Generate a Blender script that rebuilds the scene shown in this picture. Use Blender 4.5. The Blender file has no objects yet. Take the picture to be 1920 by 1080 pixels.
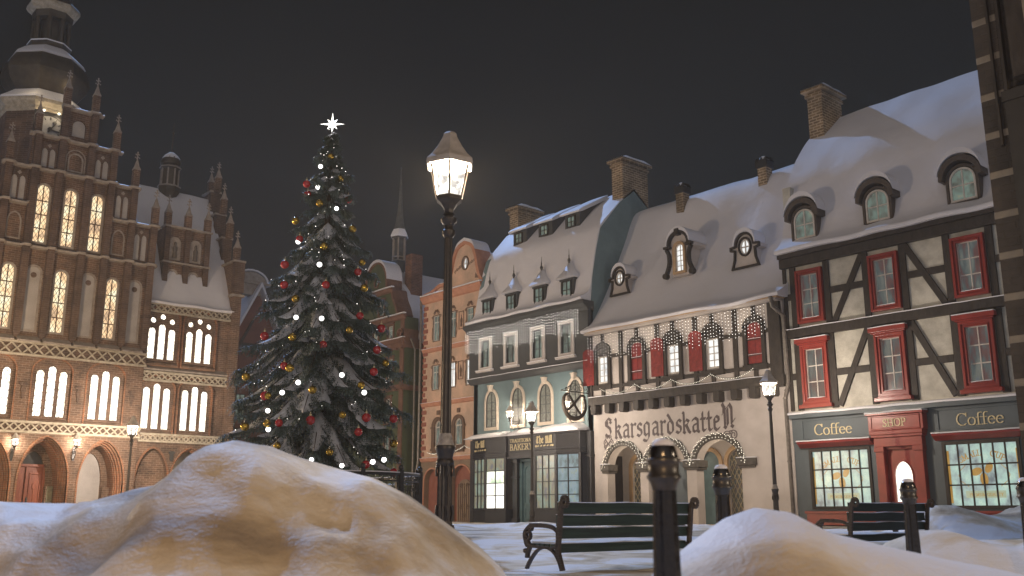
import bpy, bmesh, math, random
import numpy as np
from math import sin, cos, pi, radians, sqrt, atan2, hypot
from mathutils import Vector, Matrix, noise
from mathutils.geometry import tessellate_polygon, convex_hull_2d
random.seed(7)
SC = bpy.context.scene
COL = SC.collection

# ------------------------------------------------------------------ meshes
class MB:
    def __init__(s): s.v = []; s.f = []
    def add(s, vs, fs):
        n = len(s.v); s.v += [tuple(p) for p in vs]; s.f += [[i + n for i in f] for f in fs]; return s
    def box(s, x0, x1, y0, y1, z0, z1):
        return s.add([(x0,y0,z0),(x1,y0,z0),(x1,y1,z0),(x0,y1,z0),(x0,y0,z1),(x1,y0,z1),(x1,y1,z1),(x0,y1,z1)],
              [(0,3,2,1),(4,5,6,7),(0,1,5,4),(1,2,6,5),(2,3,7,6),(3,0,4,7)])
    def poly(s, pts, y0, y1):                       # outline in x,z pushed along y
        return s.holed(pts, [], y0, y1)
    def holed(s, outer, holes, y0, y1):
        loops = [list(outer)] + [list(h) for h in holes]
        flat = [p for l in loops for p in l]
        tri = tessellate_polygon([[Vector((p[0], p[1], 0)) for p in l] for l in loops])
        n = len(flat)
        vs = [(p[0], y0, p[1]) for p in flat] + [(p[0], y1, p[1]) for p in flat]
        fs = [tuple(t) for t in tri] + [tuple(i + n for i in reversed(t)) for t in tri]
        k = 0
        for l in loops:
            m = len(l)
            for i in range(m):
                a, b = k + i, k + (i + 1) % m
                fs.append((a, b, b + n, a + n))
            k += m
        return s.add(vs, fs)
    def yz(s, prof, x0, x1, seg=1, bump=0.0, freq=1.0):                # closed profile in y,z pushed along x
        m = len(prof); vs = []; fs = []
        for j in range(seg + 1):
            x = x0 + (x1 - x0) * j / seg
            for i, (y, z) in enumerate(prof):
                d = bump * noise.noise(Vector((x * freq, y * freq * .6, z * freq * .6))) if bump else 0
                vs.append((x, y - d, z + d))
        for j in range(seg):
            for i in range(m):
                a, b = j * m + i, j * m + (i + 1) % m
                fs.append((a, b, b + m, a + m))
        fs.append(tuple(range(m))[::-1]); fs.append(tuple(seg * m + i for i in range(m)))
        return s.add(vs, fs)
    def bar(s, p, q, w, y0, y1):
        dx, dz = q[0] - p[0], q[1] - p[1]; l = hypot(dx, dz); nx, nz = -dz / l * w / 2, dx / l * w / 2
        return s.poly([(p[0]-nx,p[1]-nz),(q[0]-nx,q[1]-nz),(q[0]+nx,q[1]+nz),(p[0]+nx,p[1]+nz)], y0, y1)
    def tube(s, path, r, n=8, closed=False, flat=1.0):
        path = [Vector(p) for p in path]; m = len(path); vs = []; fs = []
        up = None
        for i, p in enumerate(path):
            if closed: d = path[(i + 1) % m] - path[i - 1]
            else: d = path[min(i + 1, m - 1)] - path[max(i - 1, 0)]
            if d.length < 1e-9: d = Vector((0, 0, 1))
            d.normalize()
            if up is None:
                up = Vector((0, 0, 1)) if abs(d.z) < .9 else Vector((1, 0, 0))
            a = d.cross(up)
            if a.length < 1e-6: a = d.orthogonal()
            a.normalize(); b = a.cross(d).normalized(); up = b
            rr = r[i] if isinstance(r, (list, tuple)) else r
            for k in range(n):
                t = 2 * pi * k / n
                vs.append(p + a * (cos(t) * rr * flat) + b * (sin(t) * rr))
        R = m if closed else m - 1
        for i in range(R):
            for k in range(n):
                a0, a1 = i * n + k, i * n + (k + 1) % n
                b0, b1 = ((i + 1) % m) * n + k, ((i + 1) % m) * n + (k + 1) % n
                fs.append((a0, a1, b1, b0))
        if not closed:
            fs.append(tuple(range(n))[::-1]); fs.append(tuple((m - 1) * n + k for k in range(n)))
        return s.add(vs, fs)
    def lathe(s, prof, c=(0, 0), n=16, rot=0, flute=0, nf=12):
        vs = []; fs = []; m = len(prof)
        for (r, z) in prof:
            for k in range(n):
                t = 2 * pi * k / n + rot
                rr = r * (1 - flute * (0.5 + 0.5 * cos(nf * t))) if flute else r
                vs.append((c[0] + rr * cos(t), c[1] + rr * sin(t), z))
        for i in range(m - 1):
            for k in range(n):
                a0, a1 = i * n + k, i * n + (k + 1) % n
                fs.append((a0, a1, a1 + n, a0 + n))
        fs.append(tuple(range(n))[::-1]); fs.append(tuple((m - 1) * n + k for k in range(n)))
        return s.add(vs, fs)
    def ball(s, c, r, n=10, m=6, sz=1.0):
        prof = [(max(r * sin(pi * i / m), 1e-4), c[2] - sz * r * cos(pi * i / m)) for i in range(m + 1)]
        return s.lathe(prof, (c[0], c[1]), n)
    def octa(s, c, r):
        x, y, z = c
        return s.add([(x+r,y,z),(x,y+r,z),(x-r,y,z),(x,y-r,z),(x,y,z+r),(x,y,z-r)],
                     [(0,1,4),(1,2,4),(2,3,4),(3,0,4),(1,0,5),(2,1,5),(3,2,5),(0,3,5)])
    def xf(s, M, k=0):                               # transform the vertices added since index k
        for i in range(k, len(s.v)): s.v[i] = tuple(M @ Vector(s.v[i]))
        return s
    def build(s, name, mat, parent=None, smooth=0, loc=None, bevel=0, recalc=True):
        me = bpy.data.meshes.new(name); me.from_pydata(s.v, [], s.f)
        if recalc:
            bm = bmesh.new(); bm.from_mesh(me); bmesh.ops.recalc_face_normals(bm, faces=bm.faces); bm.to_mesh(me); bm.free()
        if isinstance(mat, str): mat = M[mat]
        me.materials.append(mat)
        if smooth:
            me.shade_smooth()
            if smooth < 180: me.set_sharp_from_angle(angle=radians(smooth))
        o = bpy.data.objects.new(name, me); COL.objects.link(o)
        if parent is not None: o.parent = parent
        if loc: o.location = loc
        if bevel:
            b = o.modifiers.new('bevel', 'BEVEL'); b.width = bevel; b.segments = 2; b.limit_method = 'ANGLE'; b.angle_limit = radians(50)
        return o

def empty(name, loc, rz, label, cat, group=None):
    o = bpy.data.objects.new(name, None); COL.objects.link(o); o.location = loc; o.rotation_euler = (0, 0, rz)
    o.empty_display_size = .3
    return tag(o, label, cat, group)
def tag(o, label=None, cat=None, group=None, kind=None):
    if label: o['label'] = label
    if cat: o['category'] = cat
    if group: o['group'] = group
    if kind: o['kind'] = kind
    return o
KIDS = {}
def dup(o, loc=None, rz=None, label=None, parent=None, scale=None, group=None):
    def rec(a, par):
        c = a.copy(); COL.objects.link(c); c.parent = par
        for ch in KIDS.get(a.name) or KIDS.setdefault(a.name, [x for x in bpy.data.objects if x.parent == a]):
            rec(ch, c)
        return c
    c = rec(o, parent)
    if loc is not None: c.location = loc
    if rz is not None: c.rotation_euler = (0, 0, rz)
    if label: c['label'] = label
    if group: c['group'] = group
    if scale: c.scale = (scale,) * 3
    return c

def rect(x0, x1, z0, z1): return [(x0, z0), (x1, z0), (x1, z1), (x0, z1)]
def arch(cx, w, z0, zt, kind='round', n=10, rise=None):
    h = w / 2; pts = [(cx - h, z0), (cx + h, z0)]
    if kind == 'round': rise = rise or h
    else: rise = rise or h * 1.5
    zs = zt - rise
    if kind == 'round':
        for i in range(n + 1):
            t = pi * i / n; pts.append((cx + h * cos(t), zs + rise * sin(t)))
    else:                                            # pointed, two arcs
        m = n // 2
        for i in range(m + 1):
            t = i / m; pts.append((cx + h * (1 - t ** 1.75), zs + rise * (1 - (1 - t) ** 1.6)))
        for i in range(m - 1, -1, -1):
            t = i / m; pts.append((cx - h * (1 - t ** 1.75), zs + rise * (1 - (1 - t) ** 1.6)))
    return pts
def oval(cx, cz, a, b, n=20): return [(cx + a * cos(2 * pi * i / n), cz + b * sin(2 * pi * i / n)) for i in range(n)]
def crv(pts, k=6):                                   # Catmull-Rom through the points
    out = []; n = len(pts)
    for i in range(n - 1):
        p0 = Vector(pts[max(i - 1, 0)]); p1 = Vector(pts[i]); p2 = Vector(pts[i + 1]); p3 = Vector(pts[min(i + 2, n - 1)])
        for j in range(k):
            t = j / k
            out.append(tuple(.5 * ((2 * p1) + (p2 - p0) * t + (2 * p0 - 5 * p1 + 4 * p2 - p3) * t * t + (3 * p1 - p0 - 3 * p2 + p3) * t ** 3)))
    out.append(tuple(pts[-1])); return out
def offs(pts, d):                                    # crude outline growth about the centre of each edge pair
    n = len(pts); out = []
    area = sum(pts[i][0] * pts[(i + 1) % n][1] - pts[(i + 1) % n][0] * pts[i][1] for i in range(n))
    sgn = 1 if area > 0 else -1
    for i in range(n):
        a = Vector(pts[i - 1]); b = Vector(pts[i]); c = Vector(pts[(i + 1) % n])
        e1 = (b - a); e2 = (c - b)
        if e1.length < 1e-7: e1 = e2
        if e2.length < 1e-7: e2 = e1
        e1.normalize(); e2.normalize()
        n1 = Vector((e1.y, -e1.x)) * sgn; n2 = Vector((e2.y, -e2.x)) * sgn
        nn = n1 + n2
        if nn.length < 1e-6: nn = n1
        nn.normalize(); k = min(1 / max(nn.dot(n1), .35), 2)
        out.append(tuple(b + nn * d * k))
    return out

# ------------------------------------------------------------------ materials
M = {}
def nmat(name):
    m = bpy.data.materials.new(name); m.use_nodes = True; nt = m.node_tree
    for n in list(nt.nodes): nt.nodes.remove(n)
    out = nt.nodes.new('ShaderNodeOutputMaterial'); M[name] = m
    return m, nt, out
def node(nt, t, **k):
    n = nt.nodes.new(t)
    for a, b in k.items():
        if a in n.inputs: n.inputs[a].default_value = b
        else: setattr(n, a, b)
    return n
def lin(r, g, b):
    f = lambda c: (c / 255 / 12.92) if c / 255 <= .04045 else ((c / 255 + .055) / 1.055) ** 2.4
    return (f(r), f(g), f(b), 1)
def paint(name, c1, c2=None, scale=3.0, rough=.6, bump=.15, bscale=25, metal=0, detail=6, spec=.4, stretch=(1, 1, 1), bdist=.01, pos=(.35, .65)):
    m, nt, out = nmat(name)
    c2 = c2 or tuple(c * .75 for c in c1[:3]) + (1,)
    tc = node(nt, 'ShaderNodeTexCoord'); mp = node(nt, 'ShaderNodeMapping'); mp.inputs['Scale'].default_value = stretch
    nt.links.new(tc.outputs['Object'], mp.inputs['Vector'])
    nz = node(nt, 'ShaderNodeTexNoise', Scale=scale, Detail=detail, Roughness=.6); nt.links.new(mp.outputs[0], nz.inputs['Vector'])
    cr = node(nt, 'ShaderNodeValToRGB'); cr.color_ramp.elements[0].position = pos[0]; cr.color_ramp.elements[1].position = pos[1]
    cr.color_ramp.elements[0].color = c2; cr.color_ramp.elements[1].color = tuple(c1[:3]) + (1,)
    nt.links.new(nz.outputs['Fac'], cr.inputs[0])
    b = node(nt, 'ShaderNodeBsdfPrincipled', Roughness=rough, Metallic=metal); b.inputs['Specular IOR Level'].default_value = spec
    nt.links.new(cr.outputs[0], b.inputs['Base Color'])
    n2 = node(nt, 'ShaderNodeTexNoise', Scale=bscale, Detail=4.0); nt.links.new(mp.outputs[0], n2.inputs['Vector'])
    bp = node(nt, 'ShaderNodeBump', Strength=bump, Distance=bdist); nt.links.new(n2.outputs['Fac'], bp.inputs['Height'])
    nt.links.new(bp.outputs[0], b.inputs['Normal']); nt.links.new(b.outputs[0], out.inputs[0])
    return m
def brick(name, c1, c2, mortar, bw=.26, bh=.085, ms=.012, scale=1.0, off=.5, bump=.6, ky=1.0):
    m, nt, out = nmat(name)
    tc = node(nt, 'ShaderNodeTexCoord'); sp = node(nt, 'ShaderNodeSeparateXYZ'); nt.links.new(tc.outputs['Object'], sp.inputs[0])
    ad = node(nt, 'ShaderNodeMath', operation='ADD'); nt.links.new(sp.outputs['X'], ad.inputs[0])
    ym = node(nt, 'ShaderNodeMath', operation='MULTIPLY'); ym.inputs[1].default_value = ky; nt.links.new(sp.outputs['Y'], ym.inputs[0]); nt.links.new(ym.outputs[0], ad.inputs[1])
    cb = node(nt, 'ShaderNodeCombineXYZ'); nt.links.new(ad.outputs[0], cb.inputs['X']); nt.links.new(sp.outputs['Z'], cb.inputs['Y'])
    bt = node(nt, 'ShaderNodeTexBrick'); bt.offset = off
    bt.inputs['Scale'].default_value = scale; bt.inputs['Brick Width'].default_value = bw; bt.inputs['Row Height'].default_value = bh
    bt.inputs['Mortar Size'].default_value = ms; bt.inputs['Color1'].default_value = c1; bt.inputs['Color2'].default_value = c2; bt.inputs['Mortar'].default_value = mortar
    bt.inputs['Mortar Smooth'].default_value = .3
    nt.links.new(cb.outputs[0], bt.inputs['Vector'])
    nz = node(nt, 'ShaderNodeTexNoise', Scale=1.3, Detail=8.0, Roughness=.65); nt.links.new(tc.outputs['Object'], nz.inputs['Vector'])
    cr = node(nt, 'ShaderNodeValToRGB'); cr.color_ramp.elements[0].position = .3; cr.color_ramp.elements[1].position = .7
    cr.color_ramp.elements[0].color = (.42, .42, .42, 1); cr.color_ramp.elements[1].color = (1.3, 1.25, 1.2, 1)
    nt.links.new(nz.outputs['Fac'], cr.inputs[0])
    mx = node(nt, 'ShaderNodeMix', data_type='RGBA', blend_type='MULTIPLY'); mx.inputs[0].default_value = 1
    nt.links.new(bt.outputs['Color'], mx.inputs[6]); nt.links.new(cr.outputs[0], mx.inputs[7])
    b = node(nt, 'ShaderNodeBsdfPrincipled', Roughness=.85); nt.links.new(mx.outputs[2], b.inputs['Base Color'])
    bp = node(nt, 'ShaderNodeBump', Strength=bump, Distance=.02, invert=True); nt.links.new(bt.outputs['Fac'], bp.inputs['Height'])
    n2 = node(nt, 'ShaderNodeTexNoise', Scale=14.0, Detail=4.0); nt.links.new(tc.outputs['Object'], n2.inputs['Vector'])
    b2 = node(nt, 'ShaderNodeBump', Strength=.4, Distance=.02); nt.links.new(n2.outputs['Fac'], b2.inputs['Height'])
    nt.links.new(bp.outputs[0], b2.inputs['Normal']); nt.links.new(b2.outputs[0], b.inputs['Normal'])
    nt.links.new(b.outputs[0], out.inputs[0]); return m
def snowmat(name, col=(.78, .78, .8, 1), bump=.35, bs=6.0, dist=.04, fine=60.0, dirt_shade=False, fs=.25):
    m, nt, out = nmat(name)
    tc = node(nt, 'ShaderNodeTexCoord')
    b = node(nt, 'ShaderNodeBsdfPrincipled', Roughness=.62); b.inputs['Base Color'].default_value = col; b.inputs['Specular IOR Level'].default_value = .25
    if dirt_shade:                                            # irregular patches paint shade and golden lamplight into the snow, along with dirt
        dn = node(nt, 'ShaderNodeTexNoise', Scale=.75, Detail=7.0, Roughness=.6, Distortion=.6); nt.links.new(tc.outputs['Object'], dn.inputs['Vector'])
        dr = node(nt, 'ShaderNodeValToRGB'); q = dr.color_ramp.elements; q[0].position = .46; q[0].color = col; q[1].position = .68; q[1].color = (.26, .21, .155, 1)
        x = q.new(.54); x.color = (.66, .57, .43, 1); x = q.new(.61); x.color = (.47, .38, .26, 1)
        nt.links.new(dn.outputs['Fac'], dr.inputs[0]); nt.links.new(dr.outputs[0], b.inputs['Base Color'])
    n1 = node(nt, 'ShaderNodeTexNoise', Scale=bs, Detail=5.0, Roughness=.5); nt.links.new(tc.outputs['Object'], n1.inputs['Vector'])
    b1 = node(nt, 'ShaderNodeBump', Strength=bump, Distance=dist); nt.links.new(n1.outputs['Fac'], b1.inputs['Height'])
    n2 = node(nt, 'ShaderNodeTexNoise', Scale=fine, Detail=2.0); nt.links.new(tc.outputs['Object'], n2.inputs['Vector'])
    b2 = node(nt, 'ShaderNodeBump', Strength=fs, Distance=.012); nt.links.new(n2.outputs['Fac'], b2.inputs['Height']); nt.links.new(b1.outputs[0], b2.inputs['Normal'])
    nt.links.new(b2.outputs[0], b.inputs['Normal']); nt.links.new(b.outputs[0], out.inputs[0]); return m
def glow(name, col, strength, sample=True):
    m, nt, out = nmat(name)
    e = node(nt, 'ShaderNodeEmission', Strength=strength); e.inputs[0].default_value = tuple(col[:3]) + (1,)
    nt.links.new(e.outputs[0], out.inputs[0])
    if not sample: m.cycles.emission_sampling = 'NONE'
    return m
def litglass(name, cols, strength, scale=(1.0, 1.0, 1.0), nscale=1.5, lattice=0, lw=.06, lcol=(.03, .025, .02, 1), rough=.25, base=.05, slope=1.7, pos=(.3, .5, .7)):
    """a window pane lit from inside: uneven room light through the glass, with optional lead lattice"""
    m, nt, out = nmat(name)
    tc = node(nt, 'ShaderNodeTexCoord'); mp = node(nt, 'ShaderNodeMapping'); mp.inputs['Scale'].default_value = scale
    nt.links.new(tc.outputs['Object'], mp.inputs['Vector'])
    nz = node(nt, 'ShaderNodeTexNoise', Scale=nscale, Detail=4.0, Roughness=.6); nt.links.new(mp.outputs[0], nz.inputs['Vector'])
    cr = node(nt, 'ShaderNodeValToRGB'); e = cr.color_ramp.elements
    e[0].position = pos[0]; e[0].color = cols[0]; e[1].position = pos[-1]; e[1].color = cols[-1]
    for k, c in enumerate(cols[1:-1]): x = e.new(pos[min(k + 1, len(pos) - 2)]); x.color = c
    nt.links.new(nz.outputs['Fac'], cr.inputs[0])
    b = node(nt, 'ShaderNodeBsdfPrincipled', Roughness=rough); b.inputs['Base Color'].default_value = (base, base, base, 1)
    nt.links.new(cr.outputs[0], b.inputs['Emission Color']); b.inputs['Emission Strength'].default_value = strength
    if lattice:
        sp = node(nt, 'ShaderNodeSeparateXYZ'); nt.links.new(tc.outputs['Object'], sp.inputs[0])
        sx = node(nt, 'ShaderNodeMath', operation='MULTIPLY'); sx.inputs[1].default_value = slope; nt.links.new(sp.outputs['X'], sx.inputs[0])
        res = []
        for op in ('ADD', 'SUBTRACT'):
            a = node(nt, 'ShaderNodeMath', operation=op); nt.links.new(sx.outputs[0], a.inputs[0]); nt.links.new(sp.outputs['Z'], a.inputs[1])
            mu = node(nt, 'ShaderNodeMath', operation='MULTIPLY'); mu.inputs[1].default_value = 1 / lattice; nt.links.new(a.outputs[0], mu.inputs[0])
            fr = node(nt, 'ShaderNodeMath', operation='FRACT'); nt.links.new(mu.outputs[0], fr.inputs[0])
            lt = node(nt, 'ShaderNodeMath', operation='LESS_THAN'); lt.inputs[1].default_value = lw; nt.links.new(fr.outputs[0], lt.inputs[0]); res.append(lt)
        mxm = node(nt, 'ShaderNodeMath', operation='MAXIMUM'); nt.links.new(res[0].outputs[0], mxm.inputs[0]); nt.links.new(res[1].outputs[0], mxm.inputs[1])
        b2 = node(nt, 'ShaderNodeBsdfPrincipled', Roughness=.5); b2.inputs['Base Color'].default_value = lcol
        ms = node(nt, 'ShaderNodeMixShader'); nt.links.new(mxm.outputs[0], ms.inputs[0]); nt.links.new(b.outputs[0], ms.inputs[1]); nt.links.new(b2.outputs[0], ms.inputs[2])
        nt.links.new(ms.outputs[0], out.inputs[0])
    else: nt.links.new(b.outputs[0], out.inputs[0])
    return m

snowmat('snow', bump=.3); snowmat('roof_snow', (.64, .635, .66, 1), bump=.25, bs=1.6, dist=.1, fine=30.0); snowmat('ground_snow', bump=.35, bs=4.0, dist=.06, fine=48.0, dirt_shade=True, fs=.38)
brick('tower_brick', (.15, .09, .06, 1), (.09, .055, .04, 1), (.2, .155, .12, 1), bw=.28, bh=.1, ms=.012, ky=.3)
brick('hall_brick', (.18, .104, .067, 1), (.105, .06, .041, 1), (.27, .205, .15, 1), bw=.28, bh=.1, ms=.012)
brick('hall_brick_dark', (.13, .078, .054, 1), (.085, .05, .036, 1), (.17, .135, .105, 1), bw=.28, bh=.1, ms=.01)
brick('arch_brick', (.30, .115, .05, 1), (.20, .075, .035, 1), (.30, .21, .14, 1), bw=.16, bh=.09, ms=.012)
brick('chimney_brick', (.25, .18, .10, 1), (.15, .105, .06, 1), (.42, .34, .24, 1), bw=.3, bh=.11, ms=.022)
brick('red_brick', (.20, .085, .05, 1), (.12, .05, .032, 1), (.2, .14, .1, 1), bw=.26, bh=.09)
brick('corner_brick', (.06, .049, .04, 1), (.05, .041, .034, 1), (.056, .047, .038, 1), bw=.3, bh=.1)
paint('frieze_stone', (.48, .42, .32, 1), (.30, .26, .19, 1), scale=5, bump=.4)
paint('hall_stone', (.36, .31, .26, 1), (.24, .2, .165, 1), scale=4, bump=.3)
paint('blind_plaster', (.42, .39, .36, 1), (.34, .31, .285, 1), scale=1.5, bump=.1)
paint('porch_plaster', (.55, .48, .38, 1), (.4, .34, .26, 1), scale=2, bump=.2)
paint('statue_stone', (.14, .12, .10, 1), (.09, .075, .065, 1), scale=6)
paint('copper_roof', (.085, .068, .045, 1), (.05, .04, .028, 1), scale=3, rough=.4, metal=.45, spec=.5)
paint('turret_lead', (.10, .105, .10, 1), (.06, .062, .06, 1), scale=4, rough=.5)
paint('hall_door_wood', (.30, .085, .04, 1), (.19, .05, .025, 1), scale=6, rough=.4, stretch=(4, 4, .6), bump=.2)
paint('mossy_stone', (.2, .19, .12, 1), (.11, .1, .07, 1), scale=9, bump=.5)
paint('clock_dial', (.35, .35, .35, 1), (.28, .28, .28, 1)); paint('black_iron', (.035, .033, .03, 1), (.02, .019, .018, 1), scale=20, rough=.38, bump=.3, bscale=60, bdist=.004, spec=.6)
paint('bollard_iron', (.008, .0075, .008, 1), (.016, .013, .011, 1), scale=9, rough=.2, bump=.5, bscale=22, bdist=.004, spec=.7)
paint('bollard_cap', (.06, .05, .038, 1), (.02, .018, .016, 1), scale=16, rough=.35, bump=.4, bscale=30, bdist=.004, spec=.6)
paint('bench_iron', (.085, .062, .045, 1), (.045, .034, .027, 1), scale=9, rough=.4, bump=.4, bscale=40, bdist=.004, spec=.5)
paint('bench_slat', (.036, .062, .048, 1), (.02, .034, .028, 1), scale=7, rough=.5, bump=.5, bscale=30, stretch=(.3, 5, 5), bdist=.004)
paint('lamp_iron', (.05, .038, .028, 1), (.022, .018, .015, 1), scale=16, rough=.38, bump=.5, bscale=45, bdist=.005, spec=.6)
paint('lamp_roof', (.48, .43, .37, 1), (.36, .32, .27, 1), scale=8, rough=.55)
paint('bark', (.05, .035, .025, 1), (.03, .02, .015, 1), scale=14, bump=.8)
paint('timber', (.045, .036, .028, 1), (.024, .019, .016, 1), scale=9, rough=.6, bump=.8, bscale=22, stretch=(1, 1, .35), bdist=.015)
paint('shop_plaster', (.57, .55, .47, 1), (.40, .38, .32, 1), scale=1.9, bump=.45, bscale=9, bdist=.025, detail=10, pos=(.38, .6))
paint('inn_plaster', (.56, .51, .47, 1), (.45, .405, .365, 1), scale=1.1, detail=10, bump=.4, bscale=7, bdist=.015)
paint('inn_stone', (.10, .088, .072, 1), (.055, .048, .04, 1), scale=7, bump=.6)
paint('oak_soffit', (.50, .34, .19, 1), (.38, .25, .14, 1), scale=3)
paint('red_paint', (.30, .040, .030, 1), (.22, .030, .024, 1), scale=3, rough=.32, bump=.12, spec=.5)
paint('shutter_red', (.27, .030, .028, 1), (.17, .02, .02, 1), scale=7, rough=.4, bump=.3)
paint('hood_wood', (.095, .074, .058, 1), (.06, .048, .04, 1), scale=9, bump=.6, bscale=22)
paint('slate_blue', (.105, .13, .142, 1), (.085, .107, .117, 1), scale=1.2, rough=.5, bump=.1)
paint('gold_letter', (.70, .60, .36, 1), (.56, .47, .27, 1), scale=9, rough=.45)
paint('bakery_dark', (.062, .064, .064, 1), (.05, .052, .052, 1), scale=1.5, rough=.55)
paint('crusted_snow', (.5, .45, .38, 1), (.3, .26, .22, 1), scale=22, bump=.8)
paint('bakery_teal', (.165, .235, .25, 1), (.13, .19, .205, 1), scale=1.3, rough=.7, bump=.2)
paint('bakery_shopfront', (.020, .020, .023, 1), (.012, .012, .014, 1), scale=3, rough=.35, spec=.5)
paint('door_teal', (.09, .16, .175, 1), (.065, .115, .13, 1), scale=3, rough=.45)
paint('cream_trim', (.66, .58, .48, 1), (.55, .48, .4, 1), scale=4, bump=.2)
paint('white_trim', (.60, .56, .53, 1), (.53, .49, .46, 1), scale=4, bump=.1)
paint('beige_plaster', (.66, .44, .31, 1), (.47, .34, .25, 1), scale=.9, bump=.25, detail=9, pos=(.4, .62))
paint('beige_trim', (.52, .26, .16, 1), (.42, .19, .12, 1), scale=3)
paint('beige_base', (.25, .185, .12, 1), (.18, .12, .085, 1), scale=1)
paint('rust_trim', (.30, .11, .07, 1), (.23, .08, .055, 1), scale=3)
paint('ochre_ornament', (.16, .10, .065, 1), (.12, .075, .05, 1), scale=6)
paint('green_plaster', (.085, .105, .05, 1), (.06, .072, .036, 1), scale=.9, bump=.2)
paint('green_trim', (.19, .10, .065, 1), (.13, .068, .045, 1), scale=4)
paint('olive_plaster', (.22, .2, .12, 1), (.15, .135, .085, 1), scale=.8)
paint('orange_plaster', (.20, .07, .045, 1), (.14, .05, .035, 1), scale=1.2)
paint('dark_door', (.028, .02, .015, 1), (.018, .013, .01, 1), scale=5, stretch=(5, 5, .6), bump=.4)
paint('pipe_zinc', (.20, .175, .145, 1), (.12, .105, .09, 1), scale=8, rough=.45, metal=.3)
paint('lead_came', (.45, .38, .25, 1), (.34, .28, .19, 1), scale=5)
snowmat('bough_snow', (.56, .57, .60, 1))
paint('needles', (.19, .24, .23, 1), (.05, .078, .06, 1), scale=3.2, rough=.6, bump=0, pos=(.42, .66))
paint('bauble_red', (.45, .012, .014, 1), (.35, .01, .012, 1), rough=.16, bump=0, spec=.8)
paint('bauble_gold', (.55, .36, .06, 1), (.45, .28, .04, 1), rough=.2, metal=.85, bump=0)
paint('window_white', (.62, .58, .52, 1), (.5, .46, .41, 1), scale=5)
paint('pretzel_crust', (.05, .036, .024, 1), (.03, .022, .016, 1), scale=9, rough=.45, bump=.6)
paint('wall_dark', (.03, .026, .022, 1), (.02, .018, .015, 1), scale=3)
paint('mural_paint', (.105, .08, .08, 1), (.07, .052, .052, 1), scale=14, bump=0)
paint('corner_stone', (.21, .175, .13, 1), (.16, .135, .105, 1), scale=6)
paint('glass_dark', (.035, .038, .036, 1), (.02, .02, .02, 1), rough=.15, bump=.05, spec=.6)

W = (1, .96, .88, 1)
litglass('hall_white', [(1, .86, .62, 1), (1, .93, .8, 1), (1, .97, .9, 1)], 2.0, (1, 1, .5), 1.2, lattice=.34, lw=.12, lcol=(.12, .1, .07, 1))
litglass('hall_cream', [(.5, .33, .2, 1), (1, .66, .36, 1), (1, .86, .55, 1), (1, .95, .75, 1)], .95, (1.2, 1, .9), 1.4, lattice=.30, lw=.11, lcol=(.04, .03, .025, 1), pos=(.36, .46, .56, .7))
litglass('room_dim', [(.02, .022, .02, 1), (.10, .11, .09, 1), (.14, .2, .17, 1), (.26, .25, .17, 1)], .62, (1.4, 1, .9), 2.6, pos=(.3, .44, .58, .72))
litglass('room_shop', [(.03, .04, .045, 1), (.14, .055, .05, 1), (.09, .12, .12, 1), (.20, .21, .18, 1), (.09, .14, .22, 1)], .42, (1.5, 1, .45), 2.1, pos=(.3, .42, .52, .62, .75))
litglass('room_lead', [(.07, .065, .05, 1), (.20, .185, .13, 1), (.34, .32, .24, 1)], .62, (1, 1, 1), 11.0)
litglass('room_white', [(.45, .48, .5, 1), (.8, .8, .78, 1), (1, .97, .9, 1)], .95, (1, 1, .7), 3.0)
litglass('room_bright', [(.7, .68, .55, 1), (1, .97, .85, 1), (1, 1, .95, 1)], 1.5, (1, 1, 1), 3.0)
litglass('shop_aqua', [(.16, .19, .20, 1), (.33, .42, .40, 1), (.42, .60, .52, 1), (.66, .78, .60, 1)], .72, (1.0, 1, .8), 1.9, pos=(.34, .45, .56, .72))
litglass('bakery_pane', [(.13, .14, .16, 1), (.28, .25, .15, 1), (.20, .27, .22, 1), (.32, .38, .30, 1)], .62, (1.6, 1, .9), 2.2, pos=(.34, .45, .56, .68))
litglass('bakery_pane_blue', [(.10, .14, .15, 1), (.18, .28, .30, 1), (.26, .36, .42, 1), (.30, .36, .22, 1)], .62, (1.2, 1, .9), 2.2, pos=(.34, .45, .56, .68))
litglass('bakery_pane_lit', [(.22, .3, .22, 1), (.6, .75, .5, 1), (1, 1, .8, 1), (1, 1, .95, 1)], 1.15, (1, 1, 1), 1.2, pos=(.28, .38, .46, .56))
litglass('inn_leaded', [(.02, .02, .015, 1), (.05, .045, .03, 1), (.09, .05, .04, 1)], .5, (1, 1, 1), 3.0)
litglass('sticker_gold', [(.50, .27, .05, 1), (.62, .36, .09, 1)], .5, pos=(.4, .6)); litglass('sticker_ribbon', [(.50, .58, .38, 1), (.58, .64, .44, 1)], .5, pos=(.4, .6))  # stickers get their own glow to imitate pane light shining through
litglass('star_glow', [(1, .93, .75, 1), (1, .97, .88, 1), (1, 1, .95, 1)], 3.0)
glow('bulb_white', (1, .93, .84), 3.0, False); glow('bulb_warm', (1, .9, .7), 2.6, False)
glow('globe_white', (1, .97, .93), 2.2, False)

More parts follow.
